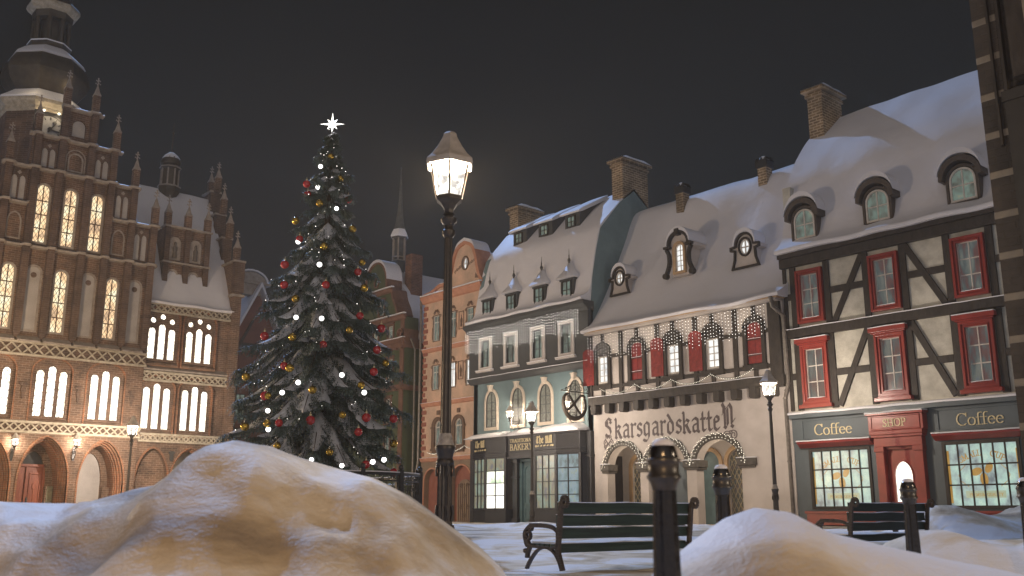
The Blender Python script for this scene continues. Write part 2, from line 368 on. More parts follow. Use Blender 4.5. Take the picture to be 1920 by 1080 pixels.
def lampglass():
    m, nt, out = nmat('lantern_glass')
    tc = node(nt, 'ShaderNodeTexCoord'); nz = node(nt, 'ShaderNodeTexNoise', Scale=12.0, Detail=5.0); nt.links.new(tc.outputs['Object'], nz.inputs['Vector'])
    cr = node(nt, 'ShaderNodeValToRGB'); cr.color_ramp.elements[0].position = .42; cr.color_ramp.elements[0].color = (.34, .32, .30, 1)
    cr.color_ramp.elements[1].position = .52; cr.color_ramp.elements[1].color = (1, .95, .84, 1); nt.links.new(nz.outputs['Fac'], cr.inputs[0])
    e = node(nt, 'ShaderNodeEmission', Strength=1.5); nt.links.new(cr.outputs[0], e.inputs[0])
    t = node(nt, 'ShaderNodeBsdfTransparent'); ms = node(nt, 'ShaderNodeMixShader'); ms.inputs[0].default_value = .5
    nt.links.new(t.outputs[0], ms.inputs[1]); nt.links.new(e.outputs[0], ms.inputs[2]); nt.links.new(ms.outputs[0], out.inputs[0])
    m.cycles.emission_sampling = 'NONE'
lampglass()
# ------------------------------------------------------------------ lettering: a broad nib drawn along strokes
def arcp(cx, cy, a, b, t0, t1, n=8):
    return [(cx + a * cos(radians(t0 + (t1 - t0) * i / n)), cy + b * sin(radians(t0 + (t1 - t0) * i / n))) for i in range(n + 1)]
def serif(x, y, w=.16): return [(x - w, y), (x + w, y)]
ROM = {  # glyph: (width, strokes); x-height .62, capitals 1
 'C': (.85, [arcp(.47, .5, .40, .48, 48, 312, 14), [(.78, .98), (.78, .74)]]),
 'o': (.66, [arcp(.33, .31, .26, .31, 0, 360, 16)]),
 'f': (.42, [[(.18, .02), (.18, .80)] + arcp(.36, .80, .18, .18, 180, 60, 5), serif(.18, .02), [(.04, .6), (.38, .6)]]),
 'e': (.60, [[(.08, .36), (.52, .36)], arcp(.31, .32, .24, .30, 10, 320, 14)]),
 'S': (.62, [[(.50, .78), (.50, .94)], arcp(.31, .75, .20, .22, 40, 200, 8) + [(.2, .58), (.4, .42)] + arcp(.30, .24, .22, .23, 45, -150, 9), [(.08, .06), (.08, .25)]]),
 'H': (.88, [[(.16, .02), (.16, .98)], [(.72, .02), (.72, .98)], [(.16, .5), (.72, .5)], serif(.16, .02), serif(.16, .98), serif(.72, .02), serif(.72, .98)]),
 'O': (.92, [arcp(.46, .5, .38, .48, 0, 360, 18)]),
 'P': (.70, [[(.18, .02), (.18, .98)], serif(.18, .02), [(.04, .97), (.36, .97)] + arcp(.36, .73, .24, .24, 90, -90, 8) + [(.18, .48)]]),
 'B': (.74, [[(.18, .02), (.18, .98)], [(.04, .97), (.34, .97)] + arcp(.34, .75, .22, .22, 90, -90, 7) + [(.18, .52)], [(.34, .52)] + arcp(.36, .27, .26, .25, 90, -90, 7) + [(.04, .02)]]),
 'A': (.88, [[(.14, .02), (.44, .98)], [(.44, .98), (.76, .02)], [(.24, .34), (.64, .34)], serif(.14, .02, .12), serif(.76, .02, .12)]),
 'K': (.84, [[(.16, .02), (.16, .98)], serif(.16, .02), serif(.16, .98), [(.70, .96), (.2, .45)], [(.34, .56), (.74, .02)], serif(.74, .02, .12)]),
 'E': (.72, [[(.16, .02), (.16, .98)], [(.04, .97), (.60, .97), (.60, .80)], [(.16, .5), (.46, .5)], [(.04, .02), (.64, .02), (.64, .22)]]),
 'R': (.80, [[(.18, .02), (.18, .98)], serif(.18, .02), [(.04, .97), (.36, .97)] + arcp(.36, .74, .22, .23, 90, -90, 7) + [(.18, .5)], [(.36, .5), (.70, .02)], serif(.72, .02, .08)]),
 'Y': (.84, [[(.14, .98), (.42, .48)], [(.72, .98), (.42, .48)], [(.42, .5), (.42, .02)], serif(.42, .02), serif(.14, .98, .12), serif(.72, .98, .12)]),
 'T': (.76, [[(.38, .02), (.38, .98)], [(.06, .8), (.06, .97), (.70, .97), (.70, .8)], serif(.38, .02)]),
 'D': (.84, [[(.16, .02), (.16, .98)], [(.04, .97), (.38, .97)] + arcp(.38, .5, .36, .47, 90, -90, 10) + [(.04, .02)]]),
 'I': (.36, [[(.18, .02), (.18, .98)], serif(.18, .02), serif(.18, .98)]),
 'N': (.88, [[(.16, .02), (.16, .98)], [(.16, .98), (.70, .02)], [(.70, .02), (.70, .98)], serif(.16, .02), serif(.70, .98), serif(.12, .98, .08)]),
 'L': (.66, [[(.16, .02), (.16, .98)], serif(.16, .98), [(.04, .02), (.58, .02), (.58, .24)]]),
 'U': (.84, [[(.18, .98), (.18, .3)] + arcp(.43, .28, .25, .26, 180, 360, 8) + [(.68, .98)], serif(.18, .98), serif(.68, .98)]),
 'M': (.98, [[(.16, .02), (.16, .98), (.48, .1), (.80, .98), (.80, .02)], serif(.16, .02), serif(.80, .02)]),
 'Q': (.92, [arcp(.46, .5, .38, .48, 0, 360, 16), [(.5, .2), (.8, -.1)]]),
 ' ': (.4, [])}
def D(x, y): return [(x - .07, y + .05), (x + .09, y - .07)]     # a blackletter diamond foot
BLK = {  # x-height 1 (nib held at 45 degrees)
 'k': (.74, [[(.14, .02), (.14, 1.42), (.06, 1.5)], D(.14, .02), [(.14, .62), (.34, .94), (.56, .80), (.40, .56), (.18, .48)], [(.34, .50), (.54, .08)], D(.58, .03)]),
 'a': (.76, [[(.12, .86), (.34, 1.0), (.54, .86), (.54, .04)], D(.56, .03), [(.50, .60), (.16, .46), (.16, .10), (.30, .0), (.50, .16)]]),
 'r': (.56, [[(.14, .86), (.14, .04)], D(.15, .02), D(.13, .94), [(.16, .74), (.40, 1.0), (.50, .88)]]),
 's': (.58, [[(.48, .84), (.30, .98), (.12, .84), (.14, .62), (.44, .42), (.46, .16), (.26, .0), (.06, .12)]]),
 'g': (.76, [[(.14, .84), (.14, .16), (.28, .02), (.52, .2)], [(.16, .84), (.34, 1.0), (.54, .86), (.54, -.12), (.34, -.42), (.10, -.36)], D(.1, -.34)]),
 'd': (.78, [[(.14, .78), (.14, .16), (.34, .0), (.56, .18), (.56, .74), (.40, .98), (.22, 1.32), (.12, 1.44)], [(.14, .78), (.36, .98)]]),
 't': (.50, [[(.18, 1.36), (.18, .14), (.28, .0), (.42, .1)], [(.02, .90), (.40, .90)]]),
 'e': (.62, [[(.16, .56), (.48, .66), (.44, .90), (.28, 1.0), (.12, .84), (.12, .16), (.28, .0), (.50, .14)]]),
 'h': (.74, [[(.14, .02), (.14, 1.42), (.06, 1.5)], D(.14, .02), [(.16, .76), (.38, 1.0), (.56, .84), (.54, .1), (.42, -.12)]]),
 'i': (.34, [[(.14, .88), (.14, .04)], D(.15, .02), D(.13, .94), D(.14, 1.3)]),
 'l': (.34, [[(.14, 1.42), (.14, .04)], D(.15, .02), D(.13, 1.44)]),
 'T': (1.0, [[(.08, 1.25), (.3, 1.42), (.9, 1.26)], [(.5, 1.3), (.5, .1)], [(.3, 1.1), (.14, .8), (.16, .2), (.44, .0), (.78, .18)]]),
 'M': (1.2, [[(.1, 1.2), (.26, 1.4), (.3, .1)], D(.3, .02), [(.3, 1.1), (.56, 1.4), (.62, .1)], D(.62, .02), [(.62, 1.1), (.86, 1.4), (.96, .1)], D(1.0, .02)]),
 'S': (.92, [[(.74, 1.34), (.44, 1.52), (.14, 1.30), (.18, 1.0), (.60, .72), (.70, .38), (.50, .08), (.16, .2)], [(.30, 1.3), (.34, 1.02)], D(.66, 1.2), D(.2, .22)]),
 'N': (1.0, [[(.02, 1.55), (.14, 1.35), (.12, 1.05)], [(.20, 1.30), (.20, .16)], D(.2, .06), [(.20, 1.1), (.58, 1.48), (.74, 1.22), (.72, .3)], D(.74, .1), [(.42, 1.2), (.42, .2)], [(.04, .9), (.12, 1.0)], [(.76, .3), (.94, .5)]]),
 ' ': (.4, [])}
NIBSTEP = [0]
def stroke(mb, pts, O, nib, y, th, M2=None):
    for i in range(len(pts) - 1):
        c = []
        for p in (pts[i], pts[i + 1]):
            for d in nib: c.append((O(p)[0] + d[0], O(p)[1] + d[1]))
        h = [c[k] for k in convex_hull_2d([Vector(p) for p in c])]
        NIBSTEP[0] = (NIBSTEP[0] + 1) % 23
        e = NIBSTEP[0] * .00035
        mb.poly(h, y - th - e, y)
def text(mb, s, font, x, z, h, y=0.0, th=.012, nib=None, track=1.0, width=None, rot=None):
    """lay the word s along x with baseline z; h is the unit height of the glyph table"""
    w0 = sum(font[c][0] for c in s) * h * track
    if width: track = track * width / w0; sx = width / w0
    else: sx = 1
    nib = nib or ((.055, .022),)
    if len(nib) == 1:
        a, b = nib[0]; nb = [(-a*h, -b*h), (a*h, -b*h), (a*h, b*h), (-a*h, b*h)]
    else: nb = [(a * h, b * h) for a, b in nib]
    cx = x
    for c in s:
        w, st = font[c]
        for p in st:
            if rot: O = lambda q, cx=cx, w=w: rot(cx + q[0] * h * sx, q[1] * h)
            else: O = lambda q, cx=cx: (cx + q[0] * h * sx, z + q[1] * h)
            stroke(mb, p, O, nb, y, th)
        cx += w * h * track if not width else w * h * sx
    return cx
BNIB = ((-.085, -.075), (-.055, -.095), (.085, .075), (.055, .095))
def spiral(cx, cz, r0, r1, t0, turns, n=22):
    return [(cx + (r0 + (r1 - r0) * i / n) * cos(radians(t0) + turns * 2 * pi * i / n), cz + (r0 + (r1 - r0) * i / n) * sin(radians(t0) + turns * 2 * pi * i / n)) for i in range(n + 1)]

# ------------------------------------------------------------------ shared building parts (local x right, y into the house, z up)
def pane(P, outline, mat, y=.12, name='pane'):
    return MB().poly(outline, y, y + .02).build(name, mat, P)
def muntins(P, x0, x1, z0, z1, nx, nz, y, w, mat, arched=None, name='muntin', clip=None):
    b = MB()
    for i in range(1, nx):
        x = x0 + (x1 - x0) * i / nx; b.box(x - w/2, x + w/2, y - .03, y - .001, z0, (clip(x) if clip else z1))
    for i in range(1, nz):
        z = z0 + (z1 - z0) * i / nz; b.box(x0, x1, y - .024, y - .002, z - w/2, z + w/2)
    return b.build(name, mat, P)
def ring(mb, outline, d, y0, y1): return mb.holed(offs(outline, d), [outline], y0, y1)
def window(P, cx, w, z0, z1, glass, frame='window_white', nx=2, nz=3, kind=None, y=.1, fw=.045, out=0, proud=.0, mw=.03, name='window', rise=None):
    o = rect(cx - w/2, cx + w/2, z0, z1) if not kind else arch(cx, w, z0, z1, kind, 12, rise)
    b = MB(); b.holed(o, [offs(o, -fw)], y - .06, y + .02)
    win = b.build(name, frame, P)
    pane(win, offs(o, -fw * .8), glass, y)
    top = z1 - fw
    cl = None
    if kind:
        r = rise or (w / 2 if kind == 'round' else w * .75)
        cl = lambda x: z1 - r + r * sqrt(max(0, 1 - ((x - cx) / (w / 2)) ** 2)) - fw * .6
        top = z1 - r * .25
    muntins(win, cx - w/2 + fw*.8, cx + w/2 - fw*.8, z0 + fw*.8, top, nx, nz, y, mw, frame, clip=cl)
    return win
def ledge(P, x0, x1, y0, z, t=.1, mat='snow', h=.07, seg=None, name='snow', ov=.03):
    """soft strip of snow lying on a ledge; y0 = its front edge"""
    prof = [(y0 + t, z), (y0 - ov, z - .005), (y0 - ov - .01, z + h*.45), (y0 + .02, z + h*.95), (y0 + t*.5, z + h), (y0 + t, z + h)]
    seg = seg or max(2, int((x1 - x0) * 2.5))
    return MB().yz(prof, x0, x1, seg, .018, 1.7).build(name, mat, P, smooth=50)
def gableroof(P, prof, x0, x1, mat='roof_snow', seg=24, bump=.05, name='roof', thick=.28, freq=.8):
    """roof slab following prof (front y,z points from eave to ridge) and mirrored back"""
    return MB().yz(prof, x0, x1, seg, bump, freq).build(name, mat, P, smooth=42)
def snowcap(P, x0, x1, y0, y1, z, h, name='snow'):
    b = MB(); nx, ny = 7, 5; vs = []
    for j in range(ny + 1):
        for i in range(nx + 1):
            u, v = i / nx, j / ny
            e = min(u, 1 - u, v, 1 - v) * 5; k = sin(min(e, 1) * pi / 2) ** .6 if e > 0 else 0
            vs.append((x0 + (x1 - x0) * u, y0 + (y1 - y0) * v, z + h * k * (1 + .25 * noise.noise(Vector((u * 3, v * 3, x0))))))
    fs = [(j*(nx+1)+i, j*(nx+1)+i+1, (j+1)*(nx+1)+i+1, (j+1)*(nx+1)+i) for j in range(ny) for i in range(nx)]
    b.add(vs, fs); b.box(x0, x1, y0, y1, z - .03, z + .002)
    return b.build(name, 'snow', P, smooth=60)
def chimney(P, x0, x1, y0, y1, z0, z1, mat='chimney_brick', cap=.16, name='chimney'):
    b = MB().box(x0, x1, y0, y1, z0, z1)
    c = b.build(name, mat, P)
    MB().box(x0 - .06, x1 + .06, y0 - .06, y1 + .06, z1 - .3, z1 - .18).box(x0 - cap, x1 + cap, y0 - cap, y1 + cap, z1 - .08, z1 + .06).build('cap', mat, c)
    snowcap(c, x0 - cap, x1 + cap, y0 - cap, y1 + cap, z1 + .06, .17)
    return c
def icicles(label, x0, x1, ztop, drops, y, yL, X, step=.115, cat='string lights', name='curtain_lights', seed=1, br=.0135):
    """curtain of tiny lights hung from the eave; drops(x) = length of the strand"""
    rnd = random.Random(seed)
    E = empty(name, (X, yL, 0), -pi/2, label, cat, 'curtains of tiny lights under the eaves')
    cd = MB(); bl = MB()
    x = x0; k = 0
    cd.box(x0, x1, y - .006, y + .006, ztop - .006, ztop + .006)
    while x < x1:
        L = drops(x, k, rnd); z = ztop - .03 - rnd.random() * .11
        cd.box(x - .003, x + .003, y - .003, y + .003, ztop - L, ztop)
        while z > ztop - L:
            bl.octa((x + rnd.uniform(-.012, .012), y - .012, z), br * rnd.uniform(.75, 1.15)); z -= .12 * rnd.uniform(.85, 1.15)
        x += step * rnd.uniform(.85, 1.15); k += 1
    for i in range(4):
        L = bpy.data.lights.new('added_light', 'POINT'); L.energy = 7; L.color = (1, .86, .68); L.shadow_soft_size = .5  # added point lamps give off the light of the curtain's bulbs
        lo = bpy.data.objects.new('added_light', L); COL.objects.link(lo); lo.parent = E; lo.location = (x0 + (x1 - x0) * (i + .5) / 4, y - .25, ztop - .45)
    cd.build('cord', 'wall_dark', E); o = bl.build('bulb', 'bulb_white', E, recalc=False); o['kind'] = 'stuff'
    return E
def garland(label, spans, yL, X, y=-.25, sag=.25, name='light_garland', step=.07, r=.013, group=None, cord=.012):
    E = empty(name, (X, yL, 0), -pi/2, label, 'light garland', group)
    cd = MB(); bl = MB()
    for (xa, za, xb, zb) in spans:
        n = max(4, int(hypot(xb - xa, zb - za) / step)); pts = []
        for i in range(n + 1):
            t = i / n; p = (xa + (xb - xa) * t, y, za + (zb - za) * t - sag * 4 * t * (1 - t)); pts.append(p)
            bl.octa((p[0], y - cord, p[2] - .01), r)
        cd.tube(pts, cord, 5)
    cd.build('cord', 'wall_dark', E); o = bl.build('bulb', 'bulb_warm', E, recalc=False); o['kind'] = 'stuff'
    return E
def drainpipe(P, pts, r=.055, mat='pipe_zinc'):
    b = MB().tube(pts, r, 8)
    for i in range(1, len(pts)):
        for t in (.0, .5):
            p = Vector(pts[i - 1]).lerp(Vector(pts[i]), t); d = (Vector(pts[i]) - Vector(pts[i - 1])).normalized() * .03
            b.tube([p - d, p + d], r * 1.25, 8)
    return b.build('drainpipe', mat, P, smooth=40)
# ================================================================== half-timbered coffee house
def coffee_house():
    yL = 18.45
    H = empty('timbered_house', (28.5, yL, 0), -pi/2, 'half-timbered house with red framed windows above a blue-grey Coffee shop front', 'house')
    Wd = 8.6; ws = [1.03, 3.71, 6.39]
    holes = [rect(c - .33, c + .33, 7.12, 8.62) for c in ws] + [rect(c - .33, c + .33, 4.42, 6.05) for c in ws]
    MB().holed(rect(0, Wd, 3.9, 9.35), holes, 0, .3).box(0, .3, .3, 7, 3.9, 12).build('wall', 'shop_plaster', H)
    MB().holed(rect(0, Wd, .2, 3.9), [rect(.55, 2.72, .84, 2.76), rect(5.0, 7.2, .84, 2.76), rect(3.25, 4.25, .3, 2.9)], 0, .3).build('shop_wall', 'slate_blue', H)
    # dark frame
    b = MB(); d = -.07
    b.box(-.02, Wd, -.2, .0, 8.96, 9.28)                       # wall plate
    b.box(-.02, Wd, -.3, .0, 9.28, 9.44)
    b.box(-.02, Wd, -.16, .0, 6.5, 6.8)
    for c in ws:
        for s in (-1, 1):
            b.box(c + s * .64 - .11, c + s * .64 + .11, d, 0, 6.8, 8.96); b.box(c + s * .64 - .11, c + s * .64 + .11, d, 0, 4.05, 6.5)
    for (z0, z1) in ((4.05, 6.5), (6.8, 8.96)):
        b.box(0, .13, d, 0, z0, z1); b.box(8.3, 8.55, d, 0, z0, z1)
        zm = (z0 + z1) / 2 + (-.08 if z0 < 5 else .06)
        for (a, c) in ((.13, .28), (1.78, 2.96), (4.46, 5.64), (7.14, 8.3)):
            b.box(a, c, d + .004, 0, zm - .11, zm + .11)
    for p, q in (((3.0, 8.96), (1.83, 6.82)), ((4.42, 8.96), (5.6, 6.82)), ((3.0, 6.5), (1.83, 4.1)), ((4.42, 6.5), (5.6, 4.1))):
        b.bar(p, q, .2, d - .004, 0)
    b.build('timber_frame', 'timber', H, bevel=.012)
    ledge(H, 0, Wd, -.16, 6.8, .14, h=.035)
    for c in ws:
        for k, (z0, z1) in enumerate(((7.12, 8.62), (4.42, 6.05))):
            w = window(H, c, .66, z0, z1, 'room_shop', 'window_white', 2, 3, y=.03, fw=.02, mw=.034)
            f = MB(); o = rect(c - .33, c + .33, z0, z1)
            f.holed(offs(o, .17), [o], -.10, .05); f.holed(offs(o, .17), [offs(o, .09)], -.15, -.10); f.holed(offs(o, .035), [o], -.13, -.1)
            if k: f.box(c - .62, c + .62, -.26, -.02, z1 + .22, z1 + .36).box(c - .56, c + .56, -.2, -.02, z1 + .17, z1 + .22).box(c - .6, c + .6, -.24, -.02, z0 - .33, z0 - .21).box(c - .52, c + .52, -.18, -.02, z0 - .21, z0 - .17)
            f.build('frame', 'red_paint', w, bevel=.01)
            ledge(w, c - .3, c + .3, -.1, z0, .1, h=.03)
            if k: ledge(w, c - .6, c + .6, -.26, z1 + .36, .2, h=.035)
    # shop front
    b = MB(); b.box(0, Wd, -.22, 0, 3.78, 3.92); b.box(0, 3.0, -.06, 0, 2.98, 3.78); b.box(4.75, Wd, -.06, 0, 2.98, 3.78)
    for (a, c) in ((.42, 2.85), (5.0, 7.35)):
        o = rect(a, c, 3.12, 3.68); b.holed(offs(o, .05), [o], -.09, -.06)
    b.build('fascia', 'slate_blue', H, bevel=.01)
    ledge(H, -.02, Wd, -.22, 3.92, .22, h=.09)
    t = MB(); text(t, 'Coffee', ROM, .83, 3.2, .36, -.062, .015, ((.05, .02),), width=1.36)
    t.build('lettering', 'gold_letter', H)
    t = MB(); text(t, 'Coffee', ROM, 5.52, 3.2, .36, -.062, .015, ((.05, .02),), width=1.36)
    t.build('lettering', 'gold_letter', H)
    for (a, c) in ((.3, 2.9), (4.86, 7.5)):
        b = MB(); b.yz([(0, 2.8), (-.12, 2.8), (-.32, 2.93), (-.34, 3.0), (0, 3.0)], a, c)
        b.build('cornice', 'red_paint', H, bevel=.008); ledge(H, a, c, -.34, 3.0, .28, h=.045)
    for (a, c) in ((.4, 2.8), (4.9, 7.3)):
        MB().box(a, c, -.16, 0, .34, .78).box(a - .05, c + .05, -.2, 0, .7, .78).build('plinth', 'red_paint', H, bevel=.01)
    for n_, (a, c) in enumerate(((.55, 2.72), (5.0, 7.2))):
        o = rect(a, c, .84, 2.76)
        w = MB().holed(offs(o, .0), [offs(o, -.09)], -.05, .1).build('shop_window', 'timber', H)
        pane(w, offs(o, -.07), 'shop_aqua', .05)
        muntins(w, a + .09, c - .09, .93, 2.67, 6, 3, .05, .045, 'timber')
        # stickers on the glass
        m_ = (a + c) / 2; s = MB(); yy = .047
        for (bx, bz, rr, an) in ((-.2, 1.88, .15, 20), (.16, 1.98, .14, 60), (0.0, 1.66, .16, 95)):
            s.poly([(m_ + bx + rr * 1.15 * cos(t) * cos(radians(an)) - rr * .72 * sin(t) * sin(radians(an)), bz + rr * 1.15 * cos(t) * sin(radians(an)) + rr * .72 * sin(t) * cos(radians(an))) for t in [2*pi*i/14 for i in range(14)]], yy - .002, yy + .001)
        for q in (-1, 1):
            s.box(m_ + q * .98 - .035, m_ + q * .98 + .035, yy - .0015, yy, 1.0, 2.5)
            pts = [(m_ + q * .45, 2.12), (m_ + q * .66, 1.92), (m_ + q * .72, 1.78), (m_ + q * .66, 1.62), (m_ + q * .45, 1.46)]
            for i in range(4): s.bar(pts[i], pts[i + 1], .016, yy - .0012 - i * .0002, yy)
        R = 1.05
        def rot(xx, zz, m_=m_, R=R):
            th = (xx) / R; return (m_ + (R + zz) * sin(th), 1.28 + (R + zz) * cos(th))
        text(s, 'SMALL', ROM, -.66, 0, .17, yy, .001, ((.07, .035),), rot=rot); text(s, 'CUP', ROM, .22, 0, .17, yy, .001, ((.07, .035),), rot=rot)
        text(s, 'PREMIUM QUALITY', ROM, m_ - .46, 1.19, .085, yy - .006, .001, ((.06, .04),), width=.95)
        s.build('window_lettering', 'sticker_gold', w)
        MB().box(m_ - .56, m_ + .56, yy - .003, yy - .001, 1.14, 1.34).build('ribbon', 'sticker_ribbon', w)
    # door surround
    b = MB()
    for s in (-1, 1):
        x = 3.75 + s * .62; b.box(x - .13, x + .13, -.22, 0, .3, 2.7); b.box(x - .16, x + .16, -.25, 0, .3, .55); b.box(x - .16, x + .16, -.26, 0, 2.55, 2.7)
    b.box(2.98, 4.52, -.24, 0, 2.7, 2.98); b.box(2.93, 4.57, -.3, 0, 2.98, 3.06); b.box(2.9, 4.6, -.34, 0, 3.06, 3.18)
    b.box(2.87, 4.63, -.3, 0, 3.18, 3.66); b.box(2.82, 4.68, -.38, 0, 3.66, 3.73)
    o = rect(3.0, 4.5, 3.24, 3.6); b.holed(offs(o, .04), [o], -.325, -.3)
    b.box(3.26, 4.24, -.12, 0, 2.62, 2.7)
    b.build('door_surround', 'red_paint', H, bevel=.01); ledge(H, 2.82, 4.68, -.38, 3.73, .34, h=.05)
    t = MB(); text(t, 'SHOP', ROM, 3.36, 3.30, .235, -.304, .014, ((.06, .035),), width=.76); t.build('shop_lettering', 'gold_letter', H)
    o = arch(3.75, .56, 1.05, 2.25, 'pointed', 12, .42)
    dr = MB().holed(rect(3.27, 4.23, .3, 2.64), [o], -.02, .05).box(3.4, 4.1, -.05, -.02, .45, .85).build('door', 'red_paint', H, bevel=.008)
    pane(dr, offs(o, .01), 'room_bright', .02)
    ring(MB(), o, .035, -.045, -.02).build('moulding', 'red_paint', dr)
    # roof
    prof = crv([(-.42, 9.42), (-.44, 9.56), (-.2, 9.72), (.12, 10.1), (.35, 11.1), (.62, 12.2), (1.1, 13.05), (1.6, 13.65), (2.4, 14.5), (3.55, 15.5)], 4)
    back = [(7.1 - y, z) for (y, z) in reversed(prof)]
    gableroof(H, prof + back[1:], -.02, Wd + .1, seg=30, bump=.05)
    chimney(H, 0.02, .62, 2.35, 3.75, 13.6, 16.35)
    for c in (.98, 3.67, 6.44):
        hood = arch(c, 1.0, 9.88, 11.06, 'round', 14, .5); op = arch(c, .84, 9.85, 10.98, 'round', 14, .42)
        D_ = MB().holed(offs(hood, .0), [op], -.06, 1.5).build('dormer', 'hood_wood', H)
        hb = MB(); outer = [(c + .66 * cos(pi * i / 14), 10.60 + .70 * sin(pi * i / 14) ** .9) for i in range(15)]
        inner = [(c + .52 * cos(pi * i / 14), 10.58 + .56 * sin(pi * i / 14)) for i in range(14, -1, -1)]
        hb.poly(outer + inner, -.22, 1.3); hb.build('hood', 'hood_wood', D_, bevel=.012)
        o2 = [(c + .69 * cos(pi * i / 14), 10.58 + .79 * sin(pi * i / 14) ** .9) for i in range(1, 14)]
        o3 = [(c + .66 * cos(pi * i / 14), 10.62 + .92 * sin(pi * i / 14) ** .8) for i in range(13, 0, -1)]
        MB().poly(o2 + o3, -.24, 1.6).build('snow', 'roof_snow', D_, smooth=50)
        window(D_, c, .8, 9.9, 10.95, 'room_dim', 'window_white', 2, 2, 'round', .02, .06, mw=.04)
    return H

# ================================================================== old inn with painted name
def old_inn():
    yL = 27.75
    H = empty('old_inn', (28.5, yL, 0), -pi/2, 'pale inn with huge snowy roof, arched porch and black-letter name painted on its wall', 'house')
    Wd = 9.25; arches = [(1.58, 1.72), (3.78, 1.86), (6.15, 1.98)]
    holes = [arch(c, w, .1, 3.3 if i == 0 else 3.3, 'round', 18, .86) for i, (c, w) in enumerate(arches)]
    MB().holed(rect(0, Wd, .1 - .02, 5.0), holes, 0, .42).build('porch_wall', 'inn_plaster', H)
    # porch behind the arches
    b = MB(); b.holed(rect(0, Wd - .3, .1, 3.5), [arch(1.15, .9, .4, 2.95), arch(3.05, 1.3, .12, 2.7), arch(4.62, .95, .12, 3.0), arch(5.97, 1.0, .3, 3.05)], 1.5, 1.7); b.box(0, Wd - .3, .42, 1.5, 3.42, 3.5)
    b.box(0, .15, .42, 1.5, .1, 3.42); b.build('porch', 'inn_plaster', H)
    MB().box(.15, .19, .5, 1.45, .1, 3.0).build('door', 'dark_door', H)
    MB().box(2.35, 3.75, 1.62, 1.68, .1, 2.8).build('door', 'slate_blue', H); MB().box(4.1, 5.15, 1.62, 1.68, .1, 3.1).build('door', 'door_teal', H)
    for (c, w, z0, zt) in ((1.15, .9, .4, 2.95), (5.97, 1.0, .3, 3.05), (4.62, .95, .12, 3.0)):
        o = arch(c, w, z0, zt); f = ring(MB(), o, .15, 1.42, 1.5).build('stone_surround', 'oak_soffit', H)
        if c == 4.62: continue
        pane(f, o, 'inn_leaded', 1.6, 'leaded_pane'); L = MB()
        for k in range(-8, 14):
            for sg in (1, -1):
                x0 = c - w/2; z = z0 + k * .34; seg = []
                x1 = c + w/2; z1_ = z + w * 1.75
                if sg < 0: a, b_ = (x0, z1_), (x1, z)
                else: a, b_ = (x0, z), (x1, z1_)
                # clip to the window box
                def at(zv): return a[0] + (b_[0] - a[0]) * (zv - a[1]) / (b_[1] - a[1])
                lo, hi = z0, zt - .12
                za, zb = max(min(a[1], b_[1]), lo), min(max(a[1], b_[1]), hi)
                if zb - za < .05: continue
                L.bar((at(za), za), (at(zb), zb), .018, 1.575 - .002 * (sg > 0), 1.6)
        L.build('lead_came', 'lead_came', f)
    # stone bands, capitals
    b = MB(); cb = MB()
    for i, (c, w) in enumerate(arches):
        n = 15; ri = w / 2 + .0; rz = .86; zs = 3.3 - rz
        for k in range(n):
            t0, t1 = pi * (k + .04) / n, pi * (k + .96) / n; dd = .17 + .03 * ((k * 7 + i) % 3)
            b.poly([(c + ri * cos(t0), zs + rz * sin(t0)), (c + (ri + dd) * cos(t0), zs + (rz + dd) * sin(t0)), (c + (ri + dd) * cos(t1), zs + (rz + dd) * sin(t1)), (c + ri * cos(t1), zs + rz * sin(t1))], -.06 - .01 * ((k * 5) % 3), .01)
    for (a, c) in ((.42, .86), (2.3, 3.0), (4.6, 5.35), (7.0, 7.8)):
        k = MB().box(a, c, -.1, .44, 2.34, 2.6).box(a + .05, c - .05, -.07, .43, 2.26, 2.34).build('capital', 'inn_stone', H, bevel=.015); ledge(k, a, c, -.1, 2.6, .1, h=.035)
    b.build('arch_stones', 'inn_stone', H, bevel=.01)
    # text
    t = MB(); text(t, 'karsgardskatte', BLK, 1.15, 3.63, .5, -.002, .006, BNIB, width=5.2)
    text(t, 'S', BLK, .60, 3.66, .50, -.002, .006, BNIB); text(t, 'N', BLK, 6.42, 3.68, .56, -.002, .006, BNIB)
    th = [(-.014, -.012), (.014, -.012), (.014, .012), (-.014, .012)]
    for P_ in (spiral(.67, 3.45, .13, .03, 90, 1.3), spiral(.95, 3.45, .13, .03, 90, -1.3), spiral(.7, 3.68, .07, .02, -60, 1), spiral(.92, 3.68, .07, .02, 240, -1), spiral(.62, 3.3, .06, .02, 90, 1), spiral(1.0, 3.28, .07, .02, 120, -1),
               spiral(6.58, 3.42, .15, .04, 60, 1.4), spiral(6.88, 3.42, .17, .04, 120, -1.5), spiral(6.74, 3.5, .08, .02, 0, 1), [(.6, 3.2), (.98, 3.62)], [(.98, 3.2), (.62, 3.62)]):
        stroke(t, P_, lambda p: p, th, -.002, .006)
    t.build('painted_lettering', 'mural_paint', H, recalc=True)
    # upper storey
    wins = [.72, 2.58, 4.4, 6.25, 8.08]; closed = [1, 4]
    hs = [arch(c, .62, 5.8, 7.28, 'round', 8, .2) if i in closed else rect(c - .3, c + .3, 5.82, 6.98) for i, c in enumerate(wins)]
    MB().holed(rect(0, Wd, 5.0, 8.1), hs, -.12, .2).build('wall', 'inn_plaster', H)
    b = MB(); F = -.2
    b.box(0, Wd, -.3, -.1, 4.98, 5.3)
    for x in (1.72, 3.62, 5.47, 7.27): b.box(x - .09, x + .09, F, -.12, 5.3, 7.95)
    b.box(0, .14, F, -.12, 5.3, 7.95); b.box(8.72, 9.2, F - .06, -.12, 4.9, 7.95)
